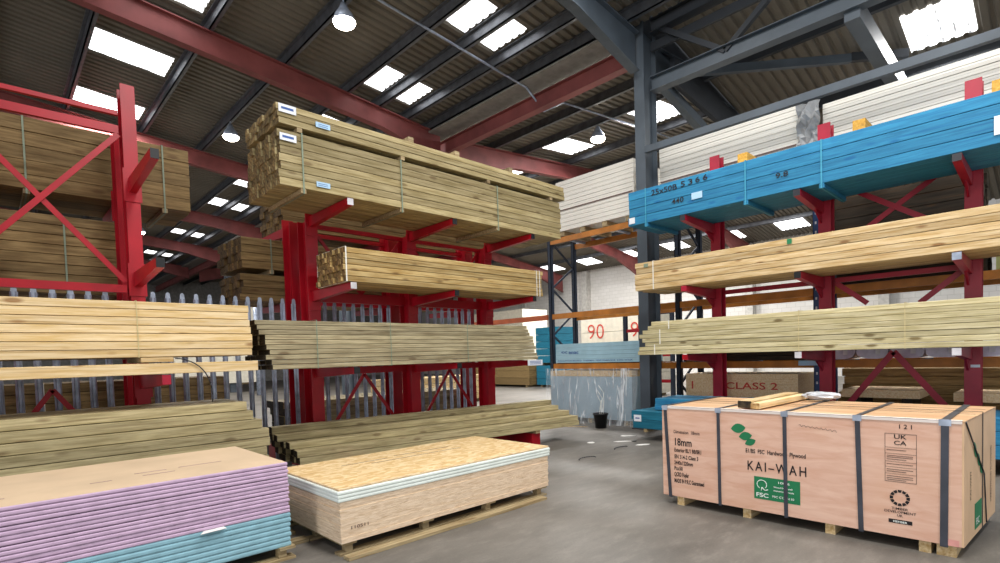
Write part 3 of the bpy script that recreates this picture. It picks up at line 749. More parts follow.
# level 3 and level 2
t = pack('timber_pack', 'long pale pine pack on the right rack arms just below the blue pack', 'timber pack', 'Y', XF, .1, 2.527, 4.87, 1.0, .46, 5, 7, 'pale',
         jit=.035, straps=(.07,), smat='strap_white')
quad_tag(2.54, 2.6, 2.91, 2.98, XF-.006, 'X', M['green'], t, 'green_clip'); quad_tag(4.72, 4.8, 2.9, 2.96, XF-.006, 'X', M['strap_green'], t, 'green_clip')
t = pack('timber_pack', 'pale green-tinged board pack on the lowest right rack arms above the crate', 'timber pack', 'Y', XF, .0, 1.447, 4.93, .9, .55, 8, 5, 'pgreen',
         jit=.02, rowshift=[-.01, -.01, .12, .06, .03, .06, .15, .2], frontshift=[0, 0, 0, 0, .0, .01, .03, .05], straps=(.5, .735), smat='strap_clear', sw=.008)
MX = rootM(t)
for y, z0, z1 in ((4.37, 1.86, 2.0), (4.53, 1.62, 1.86), (4.63, 1.447, 1.62)):
    MB().box(XF-.012, y-.008, z0, XF-.004, y+.008, z1).build('strap', M['strap_white'], t)
# teal packs on the base
t = pack('timber_pack', 'teal dyed timber pack with a white ticket, low beside the left end of the crate', 'timber pack', 'Y', XF+.02, 2.6, .2, 2.5, 1.0, .3, 2, 5, 'teal', jit=.02, bearers=(.1, .5, .9), bh=.056, bmat='bearer')
quad_tag(4.92, 5.06, .32, .43, XF+.014, 'X', M['tagwhite'], t)
MB().box(XF+.0095, 4.95, .365, XF+.0105, 5.03, .385).build('printed_line', M['inkblue'], t)
t = pack('timber_pack', 'blue dyed timber pack low on the rack base, right of the crate', 'timber pack', 'Y', XF+.02, -1.6, .2, 3.9, 1.0, .46, 3, 5, 'blue', jit=.02, bearers=(.1, .5, .9), bh=.056, bmat='bearer')
pack('timber_pack', 'deep blue timber bundle lying upon the teal pack behind the crate corner', 'timber pack', 'Y', XF+.2, 3.0, .51, 1.75, .8, .2, 2, 4, 'blue', jit=.02)

# ================================================================== CRATE
k = NT('crate_plywood'); tc = k.n('ShaderNodeTexCoord'); mp = k.n('ShaderNodeMapping'); mp.inputs['Scale'].default_value = (1.2, 1.2, 7); k.l(tc, 'Object', mp, 0)
no = k.n('ShaderNodeTexNoise', Scale=2.4, Detail=7.0, Roughness=.6, Distortion=.6); k.l(mp, 0, no, 'Vector')
b = k.mixc(k.ramp((no, 'Fac'), .28, .72), lin('#d3a28a'), lin('#e8c3ae'))
n2 = k.n('ShaderNodeTexNoise', Scale=1.3, Detail=3.0); k.l(tc, 'Object', n2, 'Vector')
b = k.mixc(k.ramp((n2, 'Fac'), .5, .75, (0,0,0,1), (.45,)*3+(1,)), b, lin('#d9ab86'))
k.l(b[0], b[1], k.b, 'Base Color'); k.b.inputs['Roughness'].default_value = .6
PLY = k.m
k = NT('crate_lid'); tc = k.n('ShaderNodeTexCoord'); mp = k.n('ShaderNodeMapping'); mp.inputs['Scale'].default_value = (9, 1.0, 1); k.l(tc, 'Object', mp, 0)
no = k.n('ShaderNodeTexNoise', Scale=1.5, Detail=6.0); k.l(mp, 0, no, 'Vector')
b = k.mixc(k.ramp((no, 'Fac'), .3, .7), lin('#b98d66'), lin('#d3b08a')); k.l(b[0], b[1], k.b, 'Base Color'); LID = k.m
M['plyend'] = plain('crate_end_ply', '#dcb893', .6, var=.06, scale=4)
M['corner'] = plain('pale_corner_board', '#e6dcd6', .6, var=.04)
XA, XB, YA, YB, Z0, Z1 = 4.84, 6.05, .465, 2.735, .085, .958
def yr(x): return YA - (x-XA)*.066          # right end runs slightly askew
t = thing('plywood_crate', 'long strapped plywood crate with black and green printing on the right floor', 'crate', (5.4, 1.6, 0))
def slab(x0, x1, y1, z0, z1, off=0): return [(x0, yr(x0)+off, z0), (x1, yr(x1)+off, z0), (x1, y1, z0), (x0, y1, z0), (x0, yr(x0)+off, z1), (x1, yr(x1)+off, z1), (x1, y1, z1), (x0, y1, z1)]
MB().hexa(slab(XA+.012, XB-.012, YB-.012, Z0+.01, Z1-.012, .012)).build('sheet_core', M['chip_edge'], t)
MB().box(XA, YA+.012, Z0, XA+.0115, YB, Z1-.006).build('front_panel', PLY, t)
MB().hexa([(XA, YA, Z0), (XB, yr(XB), Z0), (XB, yr(XB)+.0115, Z0), (XA, YA+.0115, Z0), (XA, YA, Z1-.006), (XB, yr(XB), Z1-.006), (XB, yr(XB)+.0115, Z1-.006), (XA, YA+.0115, Z1-.006)]).build('end_panel', M['plyend'], t)
MB().box(XA+.012, YB-.0115, Z0, XB, YB, Z1-.006).build('end_panel', M['plyend'], t)
MB().hexa([(XB-.0115, yr(XB)+.012, Z0), (XB, yr(XB)+.012, Z0), (XB, YB, Z0), (XB-.0115, YB, Z0), (XB-.0115, yr(XB)+.012, Z1-.006), (XB, yr(XB)+.012, Z1-.006), (XB, YB, Z1-.006), (XB-.0115, YB, Z1-.006)]).build('back_panel', PLY, t)
MB().hexa(slab(XA-.002, XB+.002, YB+.002, Z1-.0055, Z1+.006, -.002)).build('lid', LID, t)
MB().box(XA-.006, YA+.01, Z1-.014, XA-.0025, YB, Z1+.0095).box(XA-.006, YA+.01, Z1+.0065, XA+.04, YB, Z1+.0095).build('edge_strip', M['corner'], t)
for x in (5.35, 5.75): MB().box(x, yr(x)+.02, Z1+.0062, x+.012, YB, Z1+.0072).build('lid_seam', M['inkgrey'], t)
for y in (2.56, 1.93, 1.28, .68): MB().box(XA+.015, y-.035, 0, XB-.1, y+.035, Z0).build('skid', W['pale'], t)
MB().box(XA+.02, YA+.04, 0.0, XA+.3, YA+.15, Z0-.002).build('skid', W['pale'], t)
for i, (y0_, y1_) in enumerate(((2.70, 2.655), (2.17, 2.163), (1.607, 1.6), (1.088, 1.065), (.566, .572))):
    w = (.016, .014, .015, .017, .022)[i]; m = MB(); e = .010
    m.hexa([(XA-e, y1_-w, Z0-.012), (XA-e, y1_+w, Z0-.012), (XA-e+.004, y1_+w, Z0-.012), (XA-e+.004, y1_-w, Z0-.012), (XA-e, y0_-w, Z1+.012), (XA-e, y0_+w, Z1+.012), (XA-e+.004, y0_+w, Z1+.012), (XA-e+.004, y0_-w, Z1+.012)])
    m.box(XA-e, y0_-w, Z1+.0105, XB+.006, y0_+w, Z1+.0145); m.box(XB+.003, y0_-w, Z0, XB+.007, y0_+w, Z1+.0145)
    m.box(XA-e, y1_-w, Z0-.014, XB+.006, y1_+w, Z0-.010)
    m.build('steel_band', M['band'], t)
    MB().box(XA-e-.003, y0_-w-.012, Z1-.03, XA-e-.0005, y0_+w+.012, Z1+.0155).build('edge_protector', M['galv'], t)
# band running lengthways over lid and down the end, with a slack string
xb = 5.47
m = MB(); m.box(xb-.008, yr(xb)-.006, Z1+.0155, xb+.008, YB+.006, Z1+.0175); m.hexa([(xb-.008, yr(xb)-.007, Z0), (xb+.008, yr(xb)-.007, Z0), (xb+.008, yr(xb)-.003, Z0), (xb-.008, yr(xb)-.003, Z0), (xb-.008, yr(xb)-.007, Z1+.017), (xb+.008, yr(xb)-.007, Z1+.017), (xb+.008, yr(xb)-.003, Z1+.017), (xb-.008, yr(xb)-.003, Z1+.017)])
m.build('steel_band', M['bandblack'], t)
m = MB(); m.tube([(XA+.03, yr(XA)-.006, Z1), (5.1, yr(5.1)-.008, .78), (5.43, yr(5.43)-.009, .55), (5.5, yr(5.5)-.009, .5), (5.55, yr(5.55)-.009, .3), (5.6, yr(5.6)-.009, .1)], .005, 6); m.build('string', M['bandblack'], t)
# ---- printing on the front
FX = XA-.001
def cr(s, y, z, size, width=None, mat='ink', al='LEFT', **kw): return write(s, (FX, y, z), (0, -1, 0), (0, 0, 1), size, M[mat], t, width=width, align=al, **kw)
cr('Dimension  18mm', 2.615, .705, .045, .26, 'ink'); cr('18mm', 2.615, .588, .1, .17, bold=.02)
cr('Exterior BL/1 BB/BR1', 2.61, .525, .052, .27, bold=.025); cr('EN 314-2 Class 3', 2.61, .46, .052, .24, bold=.025); cr('2440x1220mm', 2.612, .4, .052, .19, bold=.025)
cr('Pcs:50', 2.613, .345, .052, .085, bold=.025); cr('QCRD Poplar', 2.614, .285, .055, .15, bold=.03); cr('MADE IN P.R.C Guaranteed', 2.615, .222, .055, .3, bold=.03)
cr('E1/BS  FSC  Hardwood  Plywood', 1.93, .592, .05, .48, bold=.02); cr('KAI–WAH', 1.92, .44, .115, .47, space=1.35)
def leaf(yc, zc, L, wd_, ang_, mat='green', parent=None, px=None, name='leaf_logo', end=None):
    pts = []
    for i in range(9): s_ = i/8; pts.append((-L/2+L*s_, wd_/2*math.sin(math.pi*s_)**.8))
    for i in range(1, 8): s_ = i/8; pts.append((L/2-L*s_, -wd_/2*math.sin(math.pi*s_)**.8))
    c_, s2 = math.cos(ang_), math.sin(ang_); m = MB(); P = []
    for a, b_ in pts:
        u, v = a*c_-b_*s2, a*s2+b_*c_
        P.append(Vector((FX-.0015, yc-u, zc+v)) if end is None else Vector((end+u, yr(end+u)-.004, zc+v)))
    m.prism(P, (.001, 0, 0) if end is None else (0, .001, 0)); m.build(name, M[mat], t)
leaf(1.992, .80, .13, .085, .15); leaf(1.93, .735, .115, .075, .2); leaf(1.888, .685, .1, .06, .45)
# green certificate box
MB().box(FX-.0012, 1.492, .195, FX-.0002, 1.86, .39).build('green_label', M['green'], t)
def gl(s, y, z, size, width): return write(s, (FX-.0014, y, z), (0, -1, 0), (0, 0, 1), size, M['white_print'], t, width=width, bold=.02)
gl('FSC', 1.845, .215, .05, .1); gl('100%', 1.67, .35, .026, .09); gl('Wood from well', 1.7, .31, .02, .15); gl('managed forests', 1.7, .28, .02, .16); gl('FSC C1386110', 1.71, .225, .026, .17)
m = MB(); arc = []
for i in range(13):
    a = math.pi*1.35 - i/12*math.pi*1.6; arc.append((FX-.0016, 1.795-.04*math.cos(a), .325+.038*math.sin(a)))
m.tube(arc, .0035, 5); m.tube([(FX-.0016, 1.8, .27), (FX-.0016, 1.795, .3), (FX-.0016, 1.77, .275), (FX-.0016, 1.745, .285)], .0035, 5); m.build('tree_logo', M['white_print'], t)
# certificate box, right part
cr('1 2 1', .835, .888, .045, .075)
def rect(y0, y1, z0, z1, w, mat):
    m = MB()
    for a in ((y0, y1, z0, z0+w), (y0, y1, z1-w, z1), (y0, y0+w, z0, z1), (y1-w, y1, z0, z1)): m.box(FX-.0012, a[0], a[2], FX-.0002, a[1], a[3])
    return m
m = rect(.724, .914, .49, .85, .003, 'inkgrey')
for z in (.745, .7, .64, .6, .55): m.box(FX-.0012, .724, z, FX-.0002, .914, z+.002)
m.build('printed_table', M['inkgrey'], t)
cr('UK', .86, .812, .045, .075); cr('CA', .86, .766, .045, .075)
for i, z in enumerate((.725, .682, .67, .655, .62, .58, .565, .53, .515, .502)): MB().box(FX-.0012, .905-(.16 if i % 3 else .12), z, FX-.0002, .903, z+.004).build('printed_line', M['inkgrey'], t)
m = MB()
for i in range(12):
    a = i/12*2*math.pi; c_, s_ = math.cos(a), math.sin(a)
    m.bar((FX-.001, .824-.042*c_, .373+.042*s_), (FX-.001, .824-.062*c_, .373+.062*s_), .001, .016, up=(0, -s_, c_)) if False else m.hexa([(FX-.001-d_, .824-(r_*c_-w_*s_), .373+(r_*s_+w_*c_)) for d_, r_, w_ in ((0,.04,-.008),(0,.06,-.013),(0,.06,.013),(0,.04,.008),(.001,.04,-.008),(.001,.06,-.013),(.001,.06,.013),(.001,.04,.008))])
m.build('ring_logo', M['ink'], t)
for s_, z, w in (('TIMBER', .283, .1), ('DEVELOPMENT', .258, .19), ('UK', .233, .035)):
    cr(s_, .824+w/2, z, .026, w)
MB().box(FX-.0012, .75, .182, FX-.0002, .892, .21).build('black_label', M['ink'], t)
gl('MEMBER', .865, .188, .02, .085)
m = MB(); m.tube([(FX-.0005, 1.5-.011*i, .865+.009*math.sin(i*2.2)-.0012*i) for i in range(26)], .0012, 5); m.build('pencil_scribble', M['inkgrey'], t)
MB().box(FX-.002, .49, .085, FX-.001, .55, .13).build('pink_sticker', plain('pink_sticker', '#e8a49b', .6), t)
# ---- printing on the right end
def leafe(x, z, L, w_, a): leaf(0, z, L, w_, a, end=x)
leafe(5.2, .72, .16, .07, -.9); leafe(5.33, .63, .15, .07, -.8); leafe(5.42, .55, .12, .06, -.8)
m = MB(); m.hexa([(5.2, yr(5.2)-.003, .13), (5.45, yr(5.45)-.003, .13), (5.45, yr(5.45)-.001, .13), (5.2, yr(5.2)-.001, .13), (5.2, yr(5.2)-.003, .32), (5.45, yr(5.45)-.003, .32), (5.45, yr(5.45)-.001, .32), (5.2, yr(5.2)-.001, .32)]); m.build('green_label', M['green'], t)
ed = Vector((1, -.066, 0)).normalized()
def ce(s, x, z, size, width, mat='ink'): return write(s, (x, yr(x)-.002, z), (0, 0, 1), -ed, size, M[mat], t, width=width)
ce('KAI-WAH', 5.06, .38, .05, .2); ce('HARDWOOD PLYWOOD', 5.85, .22, .07, .45, 'inkgrey')
write('FSC', (5.22, yr(5.22)-.004, .16), ed, (0, 0, 1), .07, M['white_print'], t, width=.12)

# loose timber and plastic on the crate lid
for i, (x, y, L, w, h) in enumerate(((5.47, 1.845, 1.2, .075, .05), (5.5, 1.955, 1.16, .12, .062))):
    o = bpy.data.objects.new('timber_offcut', board_mesh(L, w, h, (W['pale'] if i else W['yellow'], W['grey_end'] if i else W['yellow_end']))); COL.objects.link(o)
    o.location = (x, y, Z1+.0185+h/2); o.rotation_euler = (0, 0, -.02)
    tag(o, ('narrow yellow pine offcut lying across the crate lid', 'wider pale pine offcut with dark end across the crate lid')[i], 'offcut', 'pine offcuts on the crate')
bm = bmesh.new(); bmesh.ops.create_icosphere(bm, subdivisions=3, radius=1)
for v in bm.verts:
    a = 1 + .22*math.sin(v.co.x*7+v.co.y*3)*math.sin(v.co.z*6+1) + R.uniform(-.07, .07); v.co = Vector((v.co.x*.07*a, v.co.y*.16*a, v.co.z*.04*a))
me = bpy.data.meshes.new('plastic'); bm.to_mesh(me); bm.free(); me.materials.append(plain('grey_film', '#b9bcc2', .25, var=.1, spec=.6))
o = bpy.data.objects.new('crumpled_plastic', me); COL.objects.link(o); o.location = (5.92, 1.63, Z1+.065); tag(o, 'crumpled grey plastic film behind the offcuts on the crate lid', 'plastic film')

# ================================================================== PALLET RACK BEHIND THE RIGHT RACK
XR = 9.72; XRB = 10.6; FY = (8.3, 5.1, 2.72, .1)
t = thing('pallet_rack', 'navy and orange pallet rack behind the dark red rack and grey column', 'rack', (10, 4, 0))
for i, y in enumerate(FY):
    mt = M['navy'] if i != 2 else M['blue_up']
    fr = None
    for x in (XR, XRB):
        m = MB(); m.box(x-.05, y-.045, 0, x-.035, y+.045, 4.95 if i == 2 else 4.25); m.box(x-.05, y-.045, 0, x+.05, y-.035, 4.95 if i == 2 else 4.25); m.box(x-.05, y+.035, 0, x+.05, y+.045, 4.95 if i == 2 else 4.25)
        fr = m.build('upright', mt, t)
        mh = MB()
        for z in [.3+.15*q for q in range(24)]: mh.box(x-.052, y-.012, z, x-.0495, y+.012, z+.04)
        mh.build('slots', M['white_cap'] if i >= 2 else M['black'], fr)
    z = .3; s_ = 0
    while z < 4.0:
        MB().bar((XR+.03, y, z if s_ else z+.55), (XRB-.03, y, z+.55 if s_ else z), .03, .04).build('frame_brace', mt, t); s_ ^= 1; z += .55
for ya, yb in zip(FY, FY[1:]):
    for z in (1.22, 2.38, 4.12):
        for x in (XR-.02, XRB+.02):
            m = MB(); m.box(x-.025, yb+.05, z-.06, x+.025, ya-.05, z+.06); m.build('beam', M['orange'], t)
        for yj in (ya-.35, (ya+yb)/2, yb+.35): MB().box(XR+.01, yj-.03, z+.02, XRB-.01, yj+.03, z+.058).build('cross_bar', M['galv'], t)
# orange ledge seen left of the upright
t2 = thing('pallet_rack_beam', 'orange rack beam with wrapped goods glimpsed between red rack and navy upright', 'rack beam', (9.8, 9.7, 2.35))
MB().box(XR-.045, 8.4, 2.32, XR+.005, 11.2, 2.44).build('beam', plain('red_orange_beam', '#b45a32', .5), t2)
m = MB(); m.box(XR-.03, 11.2, 0, XR+.06, 11.3, 3.0).build('upright', M['navy'], t2)

# white sheet packs on the top level
k = NT('wrapped_white_sheets'); tc = k.n('ShaderNodeTexCoord'); sp = k.n('ShaderNodeSeparateXYZ'); k.l(tc, 'Object', sp, 0)
wv = k.n('ShaderNodeMath', operation='MULTIPLY'); wv.inputs[1].default_value = 24; k.l(sp, 2, wv, 0); fr_ = k.n('ShaderNodeMath', operation='FRACT'); k.l(wv, 0, fr_, 0)
no = k.n('ShaderNodeTexNoise', Scale=3.0, Detail=4.0); k.l(tc, 'Object', no, 'Vector')
b = k.mixc(k.ramp((fr_, 0), .0, .16), lin('#aaa69c'), lin('#e2ded5')); b = k.mixc(k.ramp((no, 'Fac'), .45, .7, (0,0,0,1), (.35,)*3+(1,)), b, lin('#e8e4d8'))
k.l(b[0], b[1], k.b, 'Base Color'); k.b.inputs['Roughness'].default_value = .35; WSH = k.m
M['film'] = NT('clear_film').m
nt = M['film'].node_tree; bs = nt.nodes['Principled BSDF']; bs.inputs['Base Color'].default_value = (.92, .94, .96, 1); bs.inputs['Alpha'].default_value = .45; bs.inputs['Roughness'].default_value = .15
def white_pack(label, y0, y1, z1, film=True):
    t = thing('white_sheet_pack', label, 'sheet pack', (XR+.4, (y0+y1)/2, 4.19), 0, 'white sheet packs on the top level')
    z = 4.30; n_ = 12; h_ = (z1-z)/n_
    for i in range(n_):
        MB().box(XR-.08+R.uniform(-.004, .004), y0, z, XRB+.1, y1, z+h_-.008).build('board_bundle', WSH, t); z += h_
    for j in range(4):
        y = y0+.1+(y1-y0-.3)*j/3; MB().box(XR-.06, y, 4.19, XRB+.08, y+.12, 4.298).build('bearer', W['bearer'], t)
    if True:
        MB().box(XR-.1, y0+.02, z-.3-h_*4, XR-.098, y1-.02, z-.275-h_*4).build('strap', M['inkgrey'], t)
    return t
white_pack('large white wrapped sheet pack left of the grey column', 5.98, 8.02, 5.42)
white_pack('white sheet pack right of the grey column above the blue timber', 2.95, 5.4, 5.42)
wp = white_pack('white sheet pack at the far right above the blue timber', -.6, 2.6, 5.27)
# crumpled film on the pack end
m = MB(); pr = [(R.uniform(-.04, .04), R.uniform(-.03, .03)) for _ in range(60)]
ny, nz = 5, 8; vs = [[m.bm.verts.new((XR-.18+.06*math.sin(i*2.1+j*1.7)+R.uniform(-.02, .02), 2.62+.32*i/ny, 4.62+.72*j/nz)) for j in range(nz+1)] for i in range(ny+1)]
for i in range(ny):
    for j in range(nz): m.bm.faces.new((vs[i][j], vs[i+1][j], vs[i+1][j+1], vs[i][j+1]))
tag(m.build('plastic_wrap', plain('shiny_film', '#a6a8aa', .15, var=.15, spec=.8), wp), 'crumpled shiny film at the pack end')

# second level goods behind
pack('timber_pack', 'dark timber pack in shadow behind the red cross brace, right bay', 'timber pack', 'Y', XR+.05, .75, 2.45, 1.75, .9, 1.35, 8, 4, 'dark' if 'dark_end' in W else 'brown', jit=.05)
# lower level: pale blue insulation pack with printing, plastic wrapped pack beneath
M['paleblue'] = plain('pale_blue_board', '#9cc0cf', .6, var=.05, scale=4)
t = thing('insulation_pack', 'pale blue printed board pack on the rack shelf above the plastic-draped pack', 'insulation pack', (XR+.4, 7.0, 1.28))
z = 1.30
for i in range(5):
    MB().box(XR-.06+.003*i, 5.95, z, XRB, 8.16, z+.084).build('board', M['paleblue'], t); z += .087
for s_, y, zz, h_, w in (('Celotex', 8.0, 1.5, .11, .5), ('INSULATION BOARD  THERMAL PERFORMANCE  0.022 W/mK', 8.1, 1.33, .045, 2.0)):
    onx(s_ if s_ != 'Celotex' else '<< enac', y, zz, h_, w, t, 'inkblue', XR-.061)
MB().box(XR-.0, 5.95, 1.282, XRB, 8.16, 1.298).build('bearer', W['dark'], t)
M['greyblue'] = plain('blue_grey_board', '#8aa2b0', .5, var=.08, scale=2)
t = thing('insulation_pack', 'blue-grey board pack on the floor under draped clear plastic', 'insulation pack', (XR+.4, 7.0, 0))
MB().box(XR-.3, 5.98, .1, XRB-.1, 8.12, 1.0).build('board_block', M['greyblue'], t)
MB().box(XR-.3, 5.98, 1.005, XRB-.1, 8.12, 1.12).build('top_boards', W['pale'], t)
for y in (6.1, 7.0, 7.9): MB().box(XR-.28, y, 0, XRB-.1, y+.1, .098).build('bearer', W['bearer'], t)
bm = bmesh.new(); NU, NV = 70, 26
def drape(u, v):
    y = 5.8 + 2.42*u; z = 1.17*(1-v) + .01
    fold = .035*math.sin(u*23+v*2.2)*(.35+v) + .022*math.sin(u*51-v*5) + .03*math.sin(u*9+v*4)
    ridge = .05*math.exp(-((u-.42-.1*v)/.03)**2) + .05*math.exp(-((u-.68+.16*v)/.025)**2) + .045*math.exp(-((u-.28-.2*v)/.02)**2)
    x = XR-.37 - .10*v*v - fold*.6 - ridge - .12*v*v*max(0, .35-u)
    return (x, y, max(.008, z))
g = [[bm.verts.new(drape(i/NU, j/NV)) for j in range(NV+1)] for i in range(NU+1)]
for i in range(NU):
    for j in range(NV): f_ = bm.faces.new((g[i][j], g[i+1][j], g[i+1][j+1], g[i][j+1])); f_.smooth = True
me = bpy.data.meshes.new('plastic_sheet'); bm.to_mesh(me); bm.free()
k = NT('draped_polythene'); k.b.inputs['Base Color'].default_value = (.86, .91, .95, 1); k.b.inputs['Roughness'].default_value = .12; tc = k.n('ShaderNodeTexCoord'); mp = k.n('ShaderNodeMapping'); mp.inputs['Scale'].default_value = (1, 5.5, .8); mp.inputs['Rotation'].default_value = (.35, 0, 0); k.l(tc, 'Object', mp, 0)
no = k.n('ShaderNodeTexNoise', Scale=1.6, Detail=5.0, Roughness=.6, Distortion=1.2); k.l(mp, 0, no, 'Vector'); al = k.ramp((no, 'Fac'), .54, .68, (.16,)*3+(1,), (.85,)*3+(1,)); k.l(al[0], al[1], k.b, 'Alpha'); k.b.inputs['Specular IOR Level'].default_value = .9  # opacity noise paints in white streaks as highlights on the folds
me.materials.append(k.m); o = bpy.data.objects.new('plastic_sheet', me); COL.objects.link(o); tag(o, 'clear polythene sheet draped in folds over the blue-grey pack', 'plastic sheet')
# bays behind the crate
t = thing('chipboard_pack', 'chipboard pack marked in red paint behind the crate', 'board pack', (XR+.4, 4.0, .1))
z = .62
for i in range(5): MB().box(XR-.05, 3.0, z, XRB, 4.95, z+.086).build('board', M['chip_face'], t); z += .088
MB().box(XR-.0, 3.1, 0, XR+.12, 4.8, .618).build('bearer', W['dark'], t); MB().box(XRB-.14, 3.1, 0, XRB-.02, 4.8, .618).build('bearer', W['dark'], t)
onx('CLASS 2', 4.2, .79, .17, .88, t, 'inkred', XR-.055); 
onx('I', 4.85, .78, .2, .03, t, 'inkred', XR-.055)
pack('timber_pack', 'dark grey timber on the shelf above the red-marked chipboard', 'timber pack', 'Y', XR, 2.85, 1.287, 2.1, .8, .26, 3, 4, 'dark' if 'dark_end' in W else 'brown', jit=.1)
M['lilac'] = plain('lilac_film', '#c6bed2', .2, var=.12, scale=8, spec=.8)
for i in range(5):
    y = 2.4 - .42*i
    t = thing('wrapped_roll', 'lilac film-wrapped roll, %s from the left on the shelf behind the crate' % ORD[i], 'wrapped roll', (XR+.4, y, 1.29), 0, 'lilac wrapped rolls')
    bm = bmesh.new(); N = 18
    rings = []
    for a in range(7):
        rings.append([bm.verts.new((XR-.02+.85*b_/5, y + (.2+.006*math.sin(a*3+b_*2))*math.cos(2*math.pi*q/N), 1.395 + (.105+.006*math.sin(b_*4+q*2.0))*math.sin(2*math.pi*q/N))) for q in range(N)]) if False else None
    m = MB(); prof = []
    for q in range(N):
        a = 2*math.pi*q/N; rr = 1 + .05*math.sin(3*a+i)
        prof.append(Vector((XR-.03, y+.2*rr*math.copysign(abs(math.cos(a))**.7, math.cos(a)), 1.40+.105*rr*math.copysign(abs(math.sin(a))**.7, math.sin(a)))))
    m.prism(prof, (.85, 0, 0)); m.build('roll_body', M['lilac'], t)
    m = MB(); m.box(XR-.034, y-.1, 1.36, XR-.031, y-.04, 1.44); m.build('white_end', M['white_cap'], t)
    bm.free()
for i, (y0_, y1_, z_) in enumerate(((1.42, 2.4, .70), (.2, 1.05, .68))):
    t = thing('chipboard_pack', ('longer', 'shorter')[i] + ' pale board pack low behind the crate, ' + ('left', 'right') [i] + ' of the red V bracing', 'board pack', (XR+.4, (y0_+y1_)/2, 0))
    for j in range(4): MB().box(XR+.02, y0_, z_-.0+.03*j, XRB, y1_, z_+.028+.03*j).build('board', M['chip_face'], t)
    for y in (y0_+.1, y1_-.25): MB().box(XR+.05, y, 0, XRB-.05, y+.12, z_-.001).build('bearer', W['dark'], t)
pack('timber_pack', 'shadowed brown timber on the floor behind the low pale boards', 'timber pack', 'Y', XRB+.4, -1.5, 0, 4.2, .9, 1.1, 8, 3, 'brown', jit=.05)
pack('timber_pack', 'shadowed brown timber stacked behind the red-marked chipboard', 'timber pack', 'Y', XRB+1.6, 2.9, 0, 3.0, .9, .5, 4, 3, 'brown', jit=.05)
t = thing('rack_sign', 'pale blue shelf plate on the blue upright left of the middle red post', 'sign', (XR-.08, 2.75, 1.17))
MB().box(XR-.085, 2.62, 1.2, XR-.075, 2.98, 1.28).build('plate', M['tagblue'], t)

# green-wrapped sheets at far right on second level
t = thing('wrapped_sheets', 'pale green wrapped sheet pack at the right edge behind the red post', 'sheet pack', (XR+.4, .4, 2.45))
MB().box(XR, .17, 2.45, XRB, .62, 2.9).build('sheets', plain('pale_green_wrap', '#a5a86a', .5), t)
quad_tag(.3, .42, 2.72, 2.78, XR-.001, 'X', M['tagwhite'], t)

# ================================================================== FLOOR BITS
t = thing('bucket', 'black plastic bucket on the floor before the draped plastic', 'bucket', (8.86, 6.36, 0))
MB().lathe((8.86, 6.36, 0), [(0, .004), (.105, .004), (.14, .27), (.155, .27), (.155, .3), (.142, .3), (.105, .02), (0, .02)], 24).build('bucket_body', M['black'], t)
m = MB()
for i in range(5): m.tube([(8.86+.05*math.cos(i*1.3), 6.36+.05*math.sin(i*1.3), .05), (8.84+.03*i, 6.36+.02*math.sin(i), .3+.1*i), (8.9+.05*math.sin(i*2), 6.38+.02*i, .45+.1*i)], .004, 5)
tag(m.build('packing_strands', M['strap_white']), 'white packing strands sticking up out of the black bucket', 'packing strap')
import mathutils
def scrap(x, y, s, lab, mat, a=0, asp=.5):
    m = MB(); c_, s_ = math.cos(a), math.sin(a); P = []
    for i in range(6):
        t_ = i/6*2*math.pi; r = s*R.uniform(.7, 1.1); px, py = r*math.cos(t_), asp*r*math.sin(t_); P.append(Vector((x+px*c_-py*s_, y+px*s_+py*c_, .002)))
    m.prism(P, (0, 0, .006)); tag(m.build('paper_scrap', mat), lab, 'litter', 'scraps on the concrete floor')
scrap(8.28, 5.36, .17, 'long white paper scrap on the floor nearest the teal pack', M['concrete_white'], -.75, .3)
scrap(7.7, 5.1, .15, 'white paper scrap on the floor left of the crate', M['concrete_white'], -.75, .3)
scrap(7.64, 4.66, .14, 'white scrap on the floor close to the crate corner', M['concrete_white'], -.5, .4)
scrap(7.29, 5.44, .08, 'small square white scrap on the open floor near the sheet pile', M['concrete_white'], .2, .8)
scrap(8.7, 6.9, .26, 'pale wood splinter on the floor beside the bucket', W['pale'], -1.0, .12)
scrap(7.85, 4.95, .07, 'dark scrap on the floor among the paper scraps', M['black'], .4, .6)
m = MB(); m.tube([(6.15+.17*math.cos(a), 4.66+.075*math.sin(a), .012) for a in [-.6+i*.3 for i in range(13)]], .006, 6); tag(m.build('strap_loop', M['bandblack']), 'curl of black strapping lying on the open floor', 'strap')
m = MB(); m.tube([(7.15+.17*math.cos(a), 4.75+.07*math.sin(a), .012) for a in [i*.3 for i in range(11)]], .006, 6); tag(m.build('strap_loop', M['bandblack']), 'curl of dark strapping on the floor among the paper scraps', 'strap')

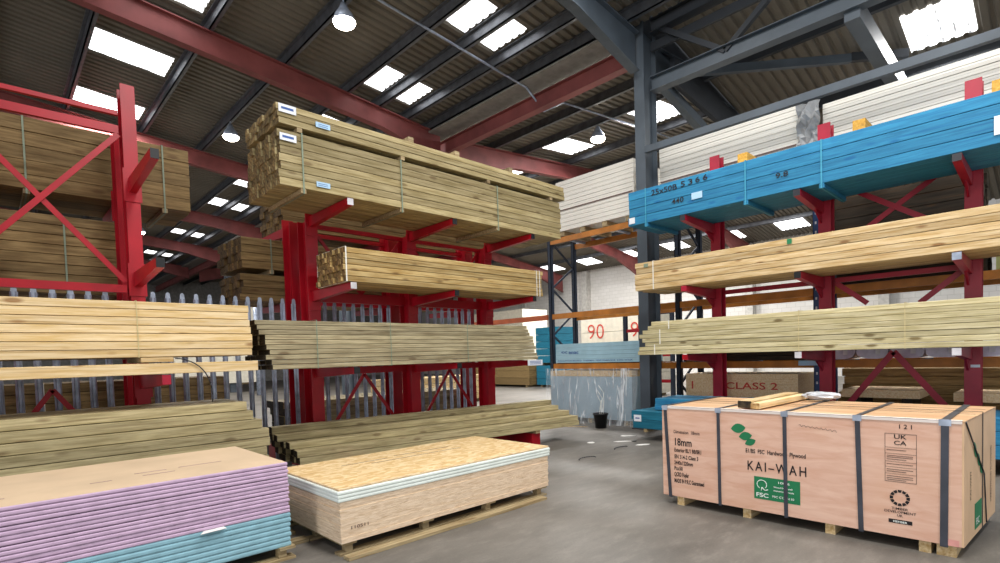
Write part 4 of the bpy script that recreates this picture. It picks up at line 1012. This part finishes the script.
# ================================================================== FAR BACKGROUND (seen through the gaps)
def far_pack(name, label, cat, x0, x1, y0, y1, z0, z1, mat, n_=4, lines=True):
    t = thing(name, label, cat, ((x0+x1)/2, (y0+y1)/2, z0)); h_ = (z1-z0)/n_
    for i in range(n_): MB().box(x0, y0, z0+h_*i, x1, y1, z0+h_*(i+1)-.012).build('layer', mat, t)
    for y in (y0+.2, y1-.3): MB().box(x0+.05, y, max(0, z0-.1), x1-.05, y+.1, z0-.001).build('bearer', W['bearer'], t)
    return t
far_pack('timber_pack', 'far brown timber pack on the floor beyond the red rack end', 'timber pack', 18.2, 20.5, 17.0, 21.0, .1, 1.1, W['brown'], 3)
far_pack('timber_pack', 'far teal timber pack on the floor beyond the navy upright', 'timber pack', 18.6, 20, 15.6, 16.9, .1, 1.0, W['teal'], 3)
far_pack('timber_pack', 'far taller teal timber pile left of the navy upright', 'timber pack', 18.6, 20, 15.6, 16.9, 1.12, 2.75, W['teal'], 5)
CREAM = plain('cream_boards', '#ddd7c6', .7, var=.06)
t = far_pack('white_board_stack', 'tall cream board stack with red numbers far behind the navy upright', 'board stack', 15, 17, 9.2, 11.5, .1, 2.9, CREAM, 4)
write('90', (14.995, 11.24, 1.98), (0, -1, 0), (0, 0, 1), .72, M['inkred'], t, width=.66, lift=.004, bold=-.01)
write('9', (14.995, 9.55, 1.98), (0, -1, 0), (0, 0, 1), .7, M['inkred'], t, width=.28, lift=.004, bold=-.01)
t = far_pack('timber_pack', 'tan board pack under the cream boards far behind', 'timber pack', 14.4, 14.9, 9.4, 11.0, .1, 1.5, W['brown'], 4)
t = thing('pallet_rack', 'far small rack of navy posts and red shelves left of the grey column', 'rack', (13.3, 8.5, 0))
for y in (8.55, 7.55):
    for x in (13.2, 14.0): MB().box(x-.05, y-.05, 0, x+.05, y+.05, 2.75).build('upright', M['navy'], t)
for z in (.6, 1.35, 2.05, 2.55): 
    for x in (13.2, 14.0): MB().box(x-.03, 7.6, z, x+.03, 8.5, z+.09).build('shelf_beam', M['red'] if z < 2.2 else M['navy'], t)
for z in (.7, 1.45): MB().bar((13.2, 8.5, z), (13.2, 7.6, z+.6), .03, .04).build('brace', M['navy'], t)
far_pack('white_board_stack', 'pale stack of white goods far behind between red rack and navy upright', 'board stack', 21, 23, 20, 25, .1, 4.0, CREAM, 5)
# far left: downpipe and low far goods
trim(MB().tube([(8.9, 26, 6.6), (8.9, 26, 5.6), (9.2, 26, 5.2), (9.2, 26, 0)], .1, 8), M['galv'])
far_pack('white_board_stack', 'far white goods glimpsed above the yellow pack behind the fence', 'board stack', 6.5, 10.5, 30, 32, .5, 4.6, CREAM, 5)
far_pack('timber_pack', 'far pale timber stack on the floor behind the middle of the centre rack', 'timber pack', 8.5, 12.5, 13.5, 14.6, .1, .9, W['pale'], 4)

# colour management
SC.view_settings.view_transform = 'Standard'
SC.view_settings.look = 'None'
SC.view_settings.exposure = 0.14
